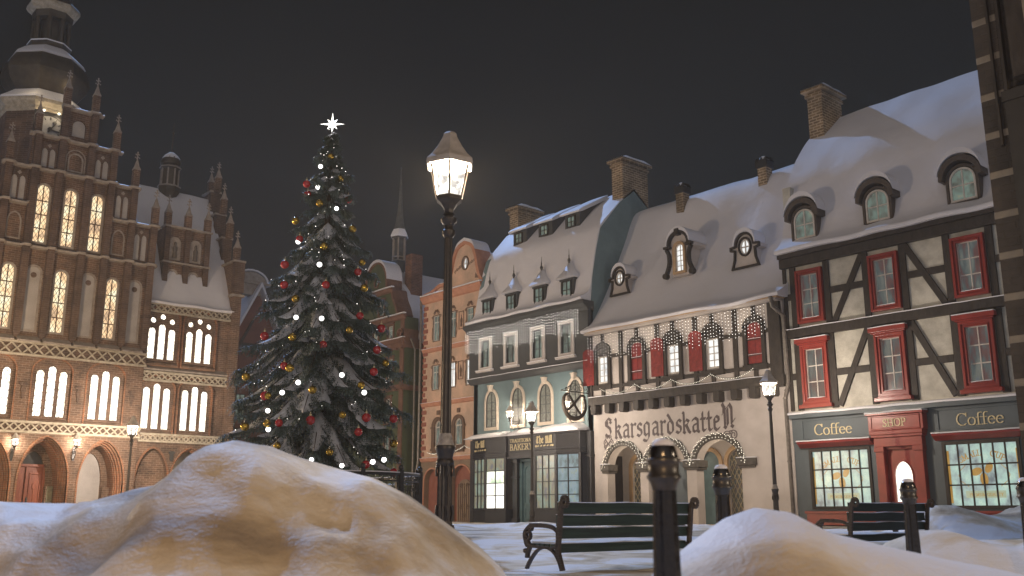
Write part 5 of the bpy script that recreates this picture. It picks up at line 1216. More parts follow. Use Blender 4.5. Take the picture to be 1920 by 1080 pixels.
    k.bar((tx - .1, 19.16), (tx + .46, 19.1), .05, yc - .15, yc - .1); k.bar((tx - .06, 19.0), (tx + .26, 19.52), .07, yc - .16, yc - .1); k.poly(oval(tx + .2, 19.52, .09, .09, 10), yc - .165, yc - .1); k.poly(oval(tx, 19.2, .07, .07, 10), yc - .17, yc - .1)
    k.build('clock_hands', 'black_iron', ck)
    for i, (lx, ly, lz, e) in enumerate(((-.4, yc - .5, 19.85, 9), (.4, yc - .5, 19.85, 9), (-1.2, yc - .7, 21.35, 15), (1.0, yc - .7, 21.35, 12))):
        L = bpy.data.lights.new('tower_spotlight', 'POINT'); L.energy = e; L.color = (1, .78, .5); L.shadow_soft_size = .15
        lo = bpy.data.objects.new('tower_spotlight', L); COL.objects.link(lo); lo.parent = T; lo.location = (tx + lx, ly, lz)
    for sx in (-.35, .35):
        s = MB().lathe([(.05, 20.02), (.06, 20.1)], (tx + sx, yc - .12), 8).build('spotlight', 'bulb_warm', T)
    return H

# ================================================================== brick corner building close on the right
def corner_building():
    H = empty('corner_building', (12.5, 4.875, 0), -pi/2, 'dark brick building corner with pale stone bands, cut off by the right edge', 'building')
    MB().box(0.05, 9, .02, 5, .0, 12).build('wall', 'corner_brick', H)
    b = MB(); b.box(0, .30, -.1, 5, 0, 12).build('pilaster', 'corner_brick', H)
    s = MB()
    for k in range(22):
        z = .62 + k * .535; s.box(-.006, .306, -.108, 5, z, z + .10)
    s.build('stone_band', 'corner_stone', H, bevel=.015)
    MB().box(.31, 4, -.16, .1, 0.0, 5.9).box(.29, 4, -.19, .1, 5.86, 6.0).build('bay', 'wall_dark', H)
    MB().box(.2, .23, -.16, -.1, 5.3, 12).box(.34, .38, -.2, -.1, 6, 12).box(.5, 2, -.3, -.1, 6.1, 12).build('shutter_frame', 'timber', H)
    MB().box(.8, .95, -.56, -.5, 6.4, 8.2).build('sign_board', 'corner_stone', H)
    return H
# ================================================================== the ground
RD = random.Random(5)
FW = (sin(radians(40.95)), cos(radians(40.95))); RT = (cos(radians(40.95)), -sin(radians(40.95)))
def gp(a, d):                                     # a = sideways, d = away from the viewer, in the square's own frame
    return (FW[0] * d + RT[0] * a, FW[1] * d + RT[1] * a)
# snow banks: crest points (sideways, away, height), near width, far width
BANKS = [   # crest of each bank: (sideways, height) at one distance, near width, far width
  (5.1, [(-3.6, .80), (-2.64, .777), (-2.22, .765), (-1.81, .848), (-1.65, .93), (-1.54, 1.026), (-1.45, 1.064), (-1.385, 1.075), (-1.26, 1.06), (-1.10, 1.0), (-.71, .89), (-.55, .81), (-.33, .655), (-.165, .54), (-.05, .44), (.1, .2), (.3, .0)], 1.5, 1.6),
  (4.05, [(.40, .0), (.50, .25), (.56, .48), (.74, .62), (.86, .70), (.98, .742), (1.12, .725), (1.28, .645), (1.52, .59), (1.85, .52), (2.2, .46), (2.6, .42), (3.2, .4), (6, .3)], .9, .6),
  (7.1, [(2.3, .1), (2.5, .36), (2.72, .52), (2.92, .59), (3.05, .60), (3.2, .565), (3.4, .50), (3.6, .49), (3.8, .56), (4.1, .64), (4.8, .6), (6, .3)], .8, .9),
  (18.2, [(7.0, .3), (7.3, .5), (7.55, .80), (7.8, .86), (8.05, .86), (8.45, .74), (8.8, .66), (9.1, .70), (9.5, .88), (10.2, 1.0), (12, .6), (14, .3)], 1.2, 1.5),
  (11.8, [(3.6, .05), (4.3, .32), (5.2, .40), (6.2, .42), (7.2, .45), (9, .3)], .8, .9),
  (26.0, [(-4, .3), (-2.5, .48), (-1, .42), (0.8, .5), (2.2, .36), (5, .42), (8, .3)], 1.6, 2.0),
]
BANKS = [(d, np.array([p[0] for p in P]), np.array([p[1] for p in P]), wn, wf) for d, P, wn, wf in BANKS]
def sstep(x): x = 0 if x < 0 else 1 if x > 1 else x; return x * x * (3 - 2 * x)
def ground_h(x, y):
    a = x * RT[0] + y * RT[1]; d = x * FW[0] + y * FW[1]; r = hypot(x, y)
    base = .3 * sstep((r - 13) / 9)
    n1 = noise.noise(Vector((x * .35, y * .35, 1))); n2 = noise.noise(Vector((x * 1.3, y * 1.3, 4))); n3 = noise.noise(Vector((x * 3.7, y * 3.7, 7)))
    h = base + (.05 * n1 + .025 * n2) * sstep((r - 4) / 6)
    # a trodden strip passes under the benches
    for k, (dc, PA, PH, wn, wf) in enumerate(BANKS):
        if a < PA[0] - .01 and k != 0 or a > PA[-1] or abs(d - dc) > 3.2 * max(wn, wf): continue
        hc = float(np.interp(a, PA, PH)); ey = d - dc - .25 * noise.noise(Vector((a * .8, k, 2)))
        f = math.exp(-(ey / (wn if ey < 0 else wf)) ** 2); g = max(0, hc - h)
        e = min(1, abs(ey) * 1.5)
        n4 = 1 - 2 * abs(noise.noise(Vector((x * 1.9 + .4 * n3, y * 1.9, 11)))); n5 = noise.noise(Vector((x * 9, y * 9, 3)))
        rough = (.07 * n2 + .035 * n3 + .05 * (n4 - .5) + .008 * n5) * e * (1.7 if k == 0 and ey < 0 else .8)
        h = h + g * f + rough * f * (1 if g > .05 else 0)
    # the path shows faint tread marks
    if 7 < d < 11 and -1 < a < 5: h += .008 * sin(d * 9 + n2 * 2)
    return h
def build_ground():
    rs = [0.0, .4]; 
    while rs[-1] < 60: rs.append(rs[-1] * 1.016 + .004)
    while rs[-1] < 600: rs.append(rs[-1] * 1.2)
    az0 = radians(40.95); angs = []
    t = -36.0
    while t < 36: angs.append(az0 + radians(t)); t += .22
    t = 36.0
    while t < 324: angs.append(az0 + radians(t)); t += 6
    n = len(angs); vs = [(0, 0, ground_h(0.001, 0))]; fs = []
    for r in rs[1:]:
        for a in angs:
            x, y = r * sin(a), r * cos(a); vs.append((x, y, ground_h(x, y) if r < 65 else .3))
    m = len(rs) - 1
    for k in range(n): fs.append((0, 1 + (k + 1) % n, 1 + k))
    for j in range(m - 1):
        for k in range(n):
            a, b = 1 + j * n + k, 1 + j * n + (k + 1) % n; fs.append((a, b, b + n, a + n))
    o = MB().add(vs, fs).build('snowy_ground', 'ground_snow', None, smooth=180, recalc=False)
    o['kind'] = 'structure'; return o

# ================================================================== street lamps
def lantern_parts(P, z0=0.0, k=1.0):
    """six sided lantern; z0 = underside of its cup"""
    n = 6; r0 = pi / 6
    MB().lathe([(.035*k, z0), (.075*k, z0 + .02*k), (.05*k, z0 + .05*k), (.06*k, z0 + .09*k), (.10*k, z0 + .15*k), (.155*k, z0 + .19*k), (.165*k, z0 + .215*k)], (0, 0), n, r0).build('lantern_cup', 'lamp_iron', P)
    f = MB()
    zb, zt, rb, rt = z0 + .215*k, z0 + .63*k, .155*k, .245*k
    for i in range(n):
        a = r0 + i * pi / 3; f.tube([(rb * cos(a), rb * sin(a), zb), (rt * cos(a), rt * sin(a), zt)], .014*k, 5)
    f.lathe([(rb + .012*k, zb - .015*k), (rb + .012*k, zb + .02*k), (rb - .02*k, zb + .02*k)], (0, 0), n, r0)
    for z, r in ((zt, rt),):
        pts = [(r * cos(r0 + i * pi / 3), r * sin(r0 + i * pi / 3), z) for i in range(n)]; f.tube(pts, .02*k, 5, closed=True)
    f.build('lantern_frame', 'lamp_iron', P)
    g = MB()
    for i in range(n):
        a, b = r0 + i * pi / 3, r0 + (i + 1) * pi / 3
        g.add([(rb*.97*cos(a), rb*.97*sin(a), zb), (rb*.97*cos(b), rb*.97*sin(b), zb), (rt*.97*cos(b), rt*.97*sin(b), zt), (rt*.97*cos(a), rt*.97*sin(a), zt)], [(0, 1, 2, 3)])
    g.build('lantern_glass', 'lantern_glass', P, recalc=False)
    MB().lathe([(rt + .04*k, zt - .035*k), (.30*k, zt - .01*k), (.295*k, zt + .03*k), (.235*k, zt + .09*k), (.165*k, zt + .19*k), (.115*k, zt + .28*k), (.09*k, zt + .33*k), (.085*k, zt + .36*k), (.05*k, zt + .39*k), (.01, zt + .395*k)], (0, 0), n, r0).build('lantern_roof', 'lamp_roof', P, bevel=.006*k)
    return z0 + .4 * k
def lamp_light(P, z, power, r=.07, loc=(0, 0), col=(1, .84, .66)):
    L = bpy.data.lights.new('lamp_light', 'POINT'); L.energy = power; L.color = col; L.shadow_soft_size = r
    o = bpy.data.objects.new('lamp_light', L); COL.objects.link(o); o.parent = P; o.location = (loc[0], loc[1], z); return o
def street_lamp(loc, label, group, power):
    E = empty('street_lamp', loc, radians(22), label, 'street lamp', group)
    b = MB().lathe([(.15, -.3), (.15, .1), (.13, .16), (.10, .19), (.095, .24), (.115, .27), (.1, .3)], n=16)
    b.lathe([(.086, .28), (.08, .7), (.078, .92)], n=48, flute=.16, nf=12)
    b.lathe([(.082, .9), (.098, .93), (.098, .96), (.082, .98), (.088, 1.02), (.1, 1.06), (.112, 1.1), (.105, 1.12)], n=16)
    for i in range(8):
        a = i * pi / 4
        b.tube([(.095 * cos(a), .095 * sin(a), .80), (.102 * cos(a + .12), .102 * sin(a + .12), .86), (.09 * cos(a), .09 * sin(a), .92)], .011, 4)
        b.tube([(.088 * cos(a), .088 * sin(a), .34), (.1 * cos(a + .15), .1 * sin(a + .15), .42), (.088 * cos(a), .088 * sin(a), .5)], .012, 4)
    b.build('lamp_base', 'lamp_iron', E, smooth=40)
    MB().lathe([(.096, 1.105), (.092, 1.14), (.08, 1.17), (.07, 1.22), (.058, 1.25)], n=16).build('snow_collar', 'crusted_snow', E, smooth=50)
    MB().lathe([(.06, 1.2), (.054, 2.2), (.044, 3.46)], n=48, flute=.17, nf=10).build('lamp_post', 'lamp_iron', E, smooth=50)
    MB().lathe([(.05, 3.42), (.072, 3.46), (.075, 3.5), (.05, 3.53), (.05, 3.56), (.09, 3.6), (.095, 3.64), (.05, 3.66), (.05, 3.7)], n=12).build('post_collar', 'lamp_iron', E, smooth=40)
    z = lantern_parts(E, 3.66); lamp_light(E, z, power)
    return E
def wall_lantern(loc, rz, label, group, power, reach=.55, k=.68):
    """bracket lantern; local -y points away from the wall at y = 0"""
    E = empty('wall_lantern', loc, rz, label, 'wall lantern', group)
    b = MB().box(-.05, .05, -.05, 0, -.55, .05)
    b.tube([(0, -.03, -.05), (0, -reach, -.05)], .016, 6)
    p = [(0, -.04 - reach * .9 * sin(t), -.5 + .42 * (1 - cos(t))) for t in [pi / 2 * i / 8 for i in range(9)]]; b.tube(p, .014, 6)
    q = [(0, -.14 - .1 * cos(t) * (1 - t / 9), -.2 + .1 * sin(t) * (1 - t / 9)) for t in [i * .5 for i in range(15)]]; b.tube(q, .012, 5)
    b.ball((0, -reach - .06, -.06), .03, 8, 5)
    b.build('bracket', 'black_iron', E, smooth=50)
    h = bpy.data.objects.new('lantern', None); COL.objects.link(h); h.parent = E; h.location = (0, -reach, 0)
    z = lantern_parts(h, -.05, k); lamp_light(E, z - .02, power, .05, (0, -reach))
    return E
def build_lamps():
    G = 'cast iron lamp posts of the square'
    A = street_lamp((6.28, 8.32, .3), 'tall lamp post in the centre, its big lantern glowing against the dark sky', G, 620)
    def more(loc, label, power, rz=.3, col=(1, .84, .70)):
        c = dup(A, loc, rz, label)
        for ch in bpy.data.objects:
            if ch.parent == c and ch.type == 'LIGHT': ch.data = ch.data.copy(); ch.data.energy = power; ch.data.color = col
        return c
    more((25.4, 28.1, .3), 'lamp post in front of the teal bakery door, its lantern below the arched windows', 950)
    more((25.1, 17.0, .3), 'lamp post beside the drainpipe between the pale inn and the coffee house', 900, 0)
    more((15.05, 42.2, .1), 'lamp post standing before the arcade of the brick town hall', 2600, .6)
    more((-3.2, -2.6, .0), 'unseen lamp post added behind the viewpoint at the near side of the square', 1300, .1, (1, .60, .28))  # added lamp, throws golden light on the near snow
    more((9.5, -5.5, .0), 'unseen lamp post added behind and right of the viewpoint by the near pavement', 1800, .1, (1, .78, .56))  # second unseen lamp, added as fill from behind the camera
    more((3.2, 33.0, .2), 'lamp post added out of view, left side of the square, lighting the town hall', 8500, .1, (1, .72, .44))  # added to brighten the town hall front; no such lamp is seen
    g = 'bracket lanterns on the house fronts'
    wall_lantern((28.5, 32.35, 4.72), -pi/2, 'bracket lantern between the first and second arched windows of the bakery', g, 230)
    wall_lantern((28.5, 28.75+.0, 4.85), -pi/2, 'bracket lantern just left of the hanging pretzel sign', g, 110)
    wall_lantern((11.33, 46, 3.45), 0, 'bracket lantern left of the brown door of the town hall', g, 120, .35)
    wall_lantern((13.87, 46, 3.55), 0, 'bracket lantern between the two pointed arches of the town hall', g, 120, .35)

# ================================================================== bollards, benches, railing, hanging sign
def bollards():
    def make(loc, label, h):
        E = empty('bollard', loc, .2, label, 'bollard', 'iron bollards in the snow')
        MB().lathe([(.056, -.35), (.052, 0), (.045, .35), (.035, h - .16), (.035, h - .125)], n=48, flute=.16, nf=8).build('post', 'bollard_iron', E, smooth=50)
        MB().lathe([(.035, h - .14), (.040, h - .120), (.047, h - .108), (.051, h - .104), (.050, h - .097), (.045, h - .092), (.046, h - .066), (.047, h - .06), (.051, h - .056), (.050, h - .050), (.044, h - .047)], n=24).build('collar', 'bollard_cap', E, smooth=50)
        MB().lathe([(.044, h - .05), (.0445, h - .042), (.037, h - .015), (.030, h - .006), (.008, h)], n=20).build('cap', 'bollard_iron', E, smooth=60)
        MB().lathe([(.034, h - .014), (.032, h - .002), (.022, h + .008), (.006, h + .011)], n=16).build('snow_cap', 'snow', E, smooth=60)
        return E
    p = gp(.448, 2.9); make((p[0], p[1], .0), 'nearest iron bollard with a snowy top, standing large before the bench', .925)
    p = gp(1.065, 5.0); make((p[0], p[1], .0), 'iron bollard rising from the snow bank in front of the inn porch arch', .95)
    p = gp(2.35, 5.85); make((p[0], p[1], .0), 'iron bollard in front of the bench by the red shop door', .91)
    p = gp(3.12, 6.0); make((p[0], p[1], .0), 'iron bollard cut off by the right edge of the picture', .92)
def benches():
    L = 2.5
    def frame(P, x):
        k = MB(); b = lambda pts, w, y0=0, y1=.05: [k.bar(pts[i], pts[i + 1], w[i] if isinstance(w, list) else w, y0 + .0007 * (i % 2), y1 - .0007 * (i % 2)) for i in range(len(pts) - 1)]
        b(crv([(-.07, 0), (-.035, .15), (.0, .32), (.0, .44), (-.02, .6), (-.045, .78), (-.07, .86)], 4), .062)
        b([(-.07 + .0, .86)] + spiral(-.125, .865, .062, .018, 30, 1.35, 18), .03)
        b(crv([(.57, .0), (.53, .1), (.44, .26), (.34, .37), (.2, .40), (.08, .33), (.0, .2), (-.05, .05)], 4), .042)
        b(crv([(-.01, .45), (.08, .40), (.3, .41), (.5, .43), (.56, .5)], 4), .05)
        b(crv([(-.01, .58), (.04, .63), (.15, .665), (.38, .675), (.52, .66), (.6, .59), (.59, .49), (.55, .41)], 4), .038)
        b(spiral(.545, .56, .075, .02, 60, -1.5, 18), .026); b(spiral(.50, .645, .04, .015, 90, 1.0, 10), .024); b(spiral(.575, .34, .05, .02, 120, 1.3, 12), .03)
        b([(.5, .43), (.55, .30), (.56, .2)], .05)
        for i_, v_ in enumerate(k.v): k.v[i_] = (v_[0], v_[1], float(np.interp(v_[2], [-.05, 0, .43, .66, .86, .95], [-.05, 0, .275, .50, .80, .90])))
        k.xf(Matrix.Translation((x, 0, 0)) @ Matrix.Rotation(pi / 2, 4, 'Z'))
        k.build('end_frame', 'bench_iron', P, bevel=.006)
    def make(loc, label):
        E = empty('park_bench', loc, 0, label, 'park bench', 'park benches seen from behind')
        frame(E, .05); frame(E, L + .02)
        for i, (y, z, t) in enumerate(((.0, .365, 0), (-.01, .515, 0), (-.035, .665, 0))):
            MB().box(.02, L, y + .02, y + .045, z, z + .135).build('back_slat', 'bench_slat', E, bevel=.006)
            ledge(E, .03, L - .01, y + .02, z + .135, .03, h=.008)
        for i in range(5):
            y = .06 + i * .092; MB().box(.02, L, y, y + .075, .275 - (.01 if i else .02), .305).build('seat_slat', 'bench_slat', E, bevel=.005)
        MB().box(.02, L, .03, .055, .20, .265).build('apron', 'bench_slat', E)
        ledge(E, .05, L - .05, .1, .307, .4, h=.02)
        return E
    A = make((8.28, 8.72, .05), 'green slatted park bench behind the nearest bollard, facing the bakery')
    dup(A, (14.1, 8.25, .08), 0, 'green slatted park bench in front of the coffee shop door')
    dup(A, (17.9, 6.35, .1), 0, 'park bench at the right edge with only its scrolled iron arm in view')
def railing():
    c = (12.65, 22.1); R = 2.62
    E = empty('iron_railing', (c[0], c[1], .3), 0, 'black ornamental iron railing around the foot of the Christmas tree', 'railing')
    n = 14; z0, z1 = .25, 1.33
    MB().lathe([(R + .3, -.1), (R + .3, .2), (R + .12, .26), (R - .2, .26)], n=56).build('plinth', 'hall_stone', E)
    b = MB()
    for i in range(n):
        a = 2 * pi * i / n + .1; x, y = R * cos(a), R * sin(a); b.box(x - .05, x + .05, y - .05, y + .05, z0, z1 + .1); b.ball((x, y, z1 + .16), .07, 8, 5)
    b.build('post', 'black_iron', E, smooth=40)
    b = MB(); N = 84
    for z, r in ((z1, .035), (z1 - .16, .018), (z0 + .1, .02)): b.tube([(R * cos(2*pi*i/N), R * sin(2*pi*i/N), z) for i in range(N)], r, 5, closed=True)
    b.build('rail', 'black_iron', E)
    b = MB()
    for i in range(n):
        for j in range(6):
            a0 = 2 * pi * i / n + .1; da = 2 * pi / n; a = a0 + da * (j + .5) / 6 + 0
            f = lambda u, z, a=a: (R * cos(a + u / R), R * sin(a + u / R), z)
            b.tube([f(0, z0 + .1), f(0, z1 - .16)], .011, 4)
            for (zz, s, rr) in ((z0 + .3, 1, .085), (z0 + .52, -1, .09), (z0 + .74, 1, .07)):
                p = spiral(0, zz, rr, .02, 90, s * 1.25, 9); b.tube([f(u + .04 * s, z) for u, z in p], .011, 4)
            p = spiral(0, z1 - .08, .05, .05, 0, 1, 6); b.tube([f(u, z) for u, z in p], .009, 4)
    b.build('scrollwork', 'black_iron', E)
    MB().tube([((R) * cos(2*pi*i/N), (R) * sin(2*pi*i/N), z1 + .04) for i in range(N)], .02, 4, closed=True).build('snow', 'snow', E)
def pretzel():
    E = empty('bakery_sign', (28.5, 28.0, 0), -pi/2, 'wrought iron bracket sign with a big dark pretzel beside the fourth bakery window', 'hanging sign')
    # local: -y away from the wall; the pretzel hangs in the y,z plane
    b = MB(); b.tube([(0, .0, 5.52), (0, -1.6, 5.54)], .02, 6); pass
    def sp(cy, cz, r, t0, turns, th=.014): b.tube([(0, y, z) for y, z in spiral(cy, cz, r, r * .2, t0, turns, 16)], th, 5)
    sp(-.2, 5.72, .18, -90, 1.4); sp(-.5, 5.66, .13, 200, -1.3); sp(-.78, 5.7, .17, -90, 1.4); sp(-1.05, 5.66, .12, 200, -1.3); sp(-1.3, 5.62, .09, -90, 1.3); sp(-.35, 5.86, .1, 0, 1.2)
    b.tube([(0, -.02, 5.95), (0, -.2, 5.93), (0, -.5, 5.85), (0, -.9, 5.88), (0, -1.35, 5.62), (0, -1.55, 5.56)], .013, 5)
    b.box(-.05, .05, -.03, 0.02, 5.35, 6.0); MB().tube([(0, -.6, 5.52), (0, -.6, 5.38)], .012, 5).build('hook', 'black_iron', E); MB().tube([(0, -1.2, 5.52), (0, -1.2, 5.36)], .012, 5).build('hook', 'black_iron', E)
    b.build('bracket', 'black_iron', E)
    pts = crv([(-1.38, 4.72), (-1.15, 4.86), (-.75, 5.2), (-.55, 5.38), (-.35, 5.36), (-.22, 5.15), (-.25, 4.8), (-.48, 4.55), (-.88, 4.44), (-1.22, 4.56), (-1.42, 4.85), (-1.46, 5.15), (-1.34, 5.38), (-1.14, 5.4), (-.95, 5.25), (-.72, 4.95), (-.5, 4.72), (-.32, 4.62)], 6)
    n = len(pts); rad = [.05 + .045 * math.exp(-((i / n - .5) / .16) ** 2) for i in range(n)]
    MB().tube([(.07 * (i / n < .25) - .07 * (i / n > .75), y, z) for i, (y, z) in enumerate(pts)], rad, 9).build('pretzel', 'pretzel_crust', E, smooth=60)

# ================================================================== Christmas tree
TC = (12.62, 22.13); TB = .3; TOP = 10.95
def tree_r(z):
    P = [(1.2, 1.95), (2.0, 2.2), (3.0, 2.2), (4.4, 2.0), (6.0, 1.52), (7.7, 1.0), (8.6, .72), (9.6, .42), (10.4, .2), (11.0, .04)]
    if z <= P[0][0]: return P[0][1]
    for i in range(len(P) - 1):
        if z <= P[i + 1][0]: t = (z - P[i][0]) / (P[i + 1][0] - P[i][0]); return P[i][1] + (P[i + 1][1] - P[i][1]) * t
    return .02
def christmas_tree():
    E = empty('christmas_tree', (TC[0], TC[1], TB), 0, 'tall snow-laden spruce decorated as a Christmas tree in the middle of the square', 'Christmas tree')
    MB().lathe([(.2, 0), (.17, .8), (.14, 3), (.09, 7), (.03, 10.2), (.012, TOP - TB)], n=10).build('trunk', 'bark', E, smooth=60)
    R = random.Random(11); nd = MB(); sn = MB(); wood = MB()
    tips = []
    z = 1.7; tier = 0
    def blade(c, wv, nv): k0 = len(nd.v); nd.v.extend([tuple(c + wv), tuple(c - wv), tuple(c + nv)]); nd.f.append([k0, k0 + 1, k0 + 2])
    while z < TOP - .1:
        rr = tree_r(z - .2)
        nb = 11 if z < 6 else 9 if z < 8 else 6 if z < 9.8 else 5
        off = R.uniform(0, 6.28)
        for i in range(nb):
            a = off + 2 * pi * i / nb + R.uniform(-.28, .28)
            L = rr * R.uniform(.74, 1.14); zz = z + R.uniform(-.2, .2) + L * .42
            zz = min(zz, TOP - .05)
            droop = (.62 + .25 * R.random()) * L if z < 8.5 else .35 * L
            d = Vector((cos(a), sin(a), 0)); side = Vector((-sin(a), cos(a), 0)); bend = R.uniform(-.12, .12)
            n = 9; sp = []
            for j in range(n + 1):
                t = j / n; sp.append(d * (L * t) + Vector((0, 0, zz - TB + L * (.10 * sin(pi * min(1, t * 1.6)) ) - droop * t ** 1.25 + .22 * L * t ** 4)) + side * (bend * L * t * t))
            wood.tube([sp[0], sp[n // 2], sp[-2]], [.03 * L / 2 + .008, .015, .006], 4)
            tips.append((sp[-1], L))
            nt = int(10 + L * 11)
            for k in range(nt):
                t = .12 + .88 * (k + R.random() * .6) / nt; j = min(int(t * n), n - 1); base = sp[j].lerp(sp[j + 1], t * n - j)
                for s in (-1, 1):
                    tl = min((.12 + .30 * L * (1 - .75 * t)) * R.uniform(.6, 1.25), .62)
                    td = (d * .7 + side * s * (1.0 - .3 * t) + Vector((0, 0, -.25 - .75 * R.random()))).normalized()
                    m = max(4, int(tl / .05)); perp = td.cross(Vector((0, 0, 1))).normalized(); up = perp.cross(td)
                    for q in range(m):
                        u = (q + .3) / m; c = base + td * tl * u + Vector((0, 0, -.30 * tl * u * u))
                        nl = (.085 + .04 * R.random()) * (1 - .35 * u)
                        for s2 in (-1, 1): blade(c, td * .017, (td * .75 + perp * s2 * .8 + up * R.uniform(-.3, .35)).normalized() * nl)
                        blade(c, perp * .016, (td * .5 + Vector((0, 0, -1.1 if q % 2 else .5))).normalized() * nl * (1.2 if q % 2 else .7))
                if R.random() < .8:                                  # hanging sprays
                    hl = R.uniform(.1, .24)
                    for q in range(4):
                        c = base + Vector((0, 0, -hl * q / 4)); blade(c, side * .02, Vector((R.uniform(-.05, .05), R.uniform(-.05, .05), -.1))); blade(c, d * .02, Vector((R.uniform(-.05, .05), R.uniform(-.05, .05), -.1)))
            # snow resting on the bough
            if R.random() < .18: continue
            cover = R.uniform(.35, 1.0); wmax = min(.21, .04 + .095 * L) * (.7 + .5 * cover)
            m = 14; vs = []; fs = []
            t0, t1 = R.uniform(.08, .25), .62 + .34 * cover
            for j in range(m + 1):
                t = t0 + (t1 - t0) * j / m; q = min(int(t * n), n - 1); c = sp[q].lerp(sp[q + 1], t * n - q)
                env = sin(pi * min(1, (j + .4) / m) ** .75) ** .6 if 0 < j < m else .05
                w = wmax * env * (1 + .7 * noise.noise(Vector((i * 3.1 + tier, t * 6, 0))))
                wl = w * (1 + .8 * noise.noise(Vector((i + tier * 2, t * 14, 5)))); wr = w * (1 + .8 * noise.noise(Vector((i + tier * 2, t * 14, 9))))
                hh = .035 * env + .18 * w
                for (u, v) in ((-1, -.6), (-.75, .15), (0, 1), (.75, .15), (1, -.6), (0, -.25)):
                    vs.append(c + side * (u * (wl if u < 0 else wr)) + Vector((0, 0, .03 + hh * v - abs(u) * w * .55)))
            for j in range(m):
                for q in range(6): x, y = j * 6 + q, j * 6 + (q + 1) % 6; fs.append((x, y, y + 6, x + 6))
            fs.append(tuple(range(6))); fs.append(tuple(m * 6 + q for q in range(6)))
            sn.add(vs, fs)
        z += .44 if z < 6 else .38 if z < 9 else .26
        tier += 1
    wood.build('boughs', 'bark', E); nd.build('foliage', 'needles', E, recalc=False); sn.build('snow', 'bough_snow', E, smooth=80)
    # star
    S = empty('tree_star', (TC[0], TC[1], 11.2), radians(-41), 'glowing eight-pointed white star on the tip of the Christmas tree', 'star')
    b = MB(); o = []
    for i in range(16):
        r = (.34 if i % 4 == 0 else .2) if i % 2 == 0 else .085
        a = pi / 2 + i * pi / 8; o.append((r * cos(a), r * sin(a)))
    n = len(o); vs = [(x, 0, z) for x, z in o] + [(0, -.07, 0), (0, .07, 0)]
    b.add(vs, [(i, (i + 1) % n, n) for i in range(n)] + [((i + 1) % n, i, n + 1) for i in range(n)])
    b.build('star_body', 'star_glow', S); MB().lathe([(.02, -.45), (.02, -.05)], n=6).build('stem', 'black_iron', S)
    # fairy lights wound through the outer boughs
    R = random.Random(4); f = MB()
    for i in range(300):
        p, L = R.choice(tips); t = R.uniform(.5, 1.02); f.octa((p.x * t + R.uniform(-.12, .12), p.y * t + R.uniform(-.12, .12), p.z + R.uniform(-.12, .22)), R.choice((.008, .010, .013)))
    o = f.build('fairy_lights', 'bulb_white', None, loc=(TC[0], TC[1], TB), recalc=False); tag(o, 'countless tiny white fairy lights scattered over the boughs of the Christmas tree', 'fairy lights', kind='stuff')
# ornaments: height above the square and angle round the tree, read off the photograph
def ornaments():
    red = [(575,345),(577,365),(653,374),(562,448),(534,496),(533,534),(611,534),(671,510),(675,592),(715,616),(496,630),(606,646),(533,686),(707,656),(701,697),(582,788),(523,793),(687,783),(738,785),(497,742),(672,810),(686,871),(738,885)]
    gold = [(620,294),(638,335),(599,381),(554,414),(661,429),(607,462),(679,492),(554,560),(683,540),(548,632),(655,619),(461,706),(543,690),(502,742),(586,731),(677,722),(723,681),(642,778),(501,794),(459,800),(520,836),(618,848),(738,832)]
    white = [(601,312),(596,351),(631,391),(559,453),(599,496),(555,595),(603,597),(559,717),(529,736),(641,703),(683,736),(503,805),(584,862),(641,873),(699,866),(720,862),(502,770)]
    f = 1810.; th = math.atan(422 / f); c, s = cos(th), sin(th)
    def spot(px, py):
        a = (px - 960) / f; b = (540 - py) / f; fw = c - b * s; up = s + b * c
        dx, dy, dz = FW[0] * fw + RT[0] * a, FW[1] * fw + RT[1] * a, up
        # walk along the sight line to the outside of the crown
        best = None
        for i in range(600):
            t = 20 + i * .01 + 0; t /= fw
            x, y, z = dx * t, dy * t, .72 + dz * t; q = hypot(x - TC[0], y - TC[1]) - tree_r(z) * .98
            if best is None or q < best[0]: best = (q, x, y, z)
            if q <= 0: return x, y, z
        return best[1:]
    ords = ['topmost', 'second', 'third', 'fourth', 'fifth', 'sixth', 'seventh', 'eighth', 'ninth', 'tenth', 'eleventh', 'twelfth', 'thirteenth', 'fourteenth', 'fifteenth', 'sixteenth', 'seventeenth', 'eighteenth', 'nineteenth', 'twentieth', 'twenty-first', 'twenty-second', 'lowest']
    R = random.Random(3)
    def run(lst, col, mat, r, name, cat, group):
        lst = sorted(lst, key=lambda p: p[1]); proto = None
        for i, (px, py) in enumerate(lst):
            side = 'left' if px < 612 - (py - 233) * .045 - 25 else 'right' if px > 612 - (py - 233) * .045 + 35 else 'middle'
            o_ = 'lowest' if i == len(lst) - 1 else ords[i]
            lab = '%s %s on the Christmas tree counting from its tip, %s' % (o_, col, 'in the middle' if side == 'middle' else 'on the ' + side)
            x, y, z = spot(px, py)
            if proto is None:
                E = empty(name, (x, y, z), 0, lab, cat, group); MB().ball((0, 0, 0), r, 18, 12).build('ball', mat, E, smooth=180)
                MB().lathe([(.025, r - .005), (.025, r + .03), (.008, r + .035), (.004, r + .09)], n=8).build('cap', 'gold_letter' if r > .1 else 'black_iron', E); proto = E
            else: dup(proto, (x, y, z), R.uniform(0, 6), lab, scale=R.uniform(.92, 1.1))
    run(red, 'red bauble', 'bauble_red', .102, 'tree_bauble', 'bauble', 'red baubles on the Christmas tree')
    run(gold, 'gold bauble', 'bauble_gold', .096, 'tree_bauble', 'bauble', 'gold baubles on the Christmas tree')
    run(white, 'glowing white globe', 'globe_white', .060, 'tree_globe_light', 'globe light', 'glowing globes on the Christmas tree')

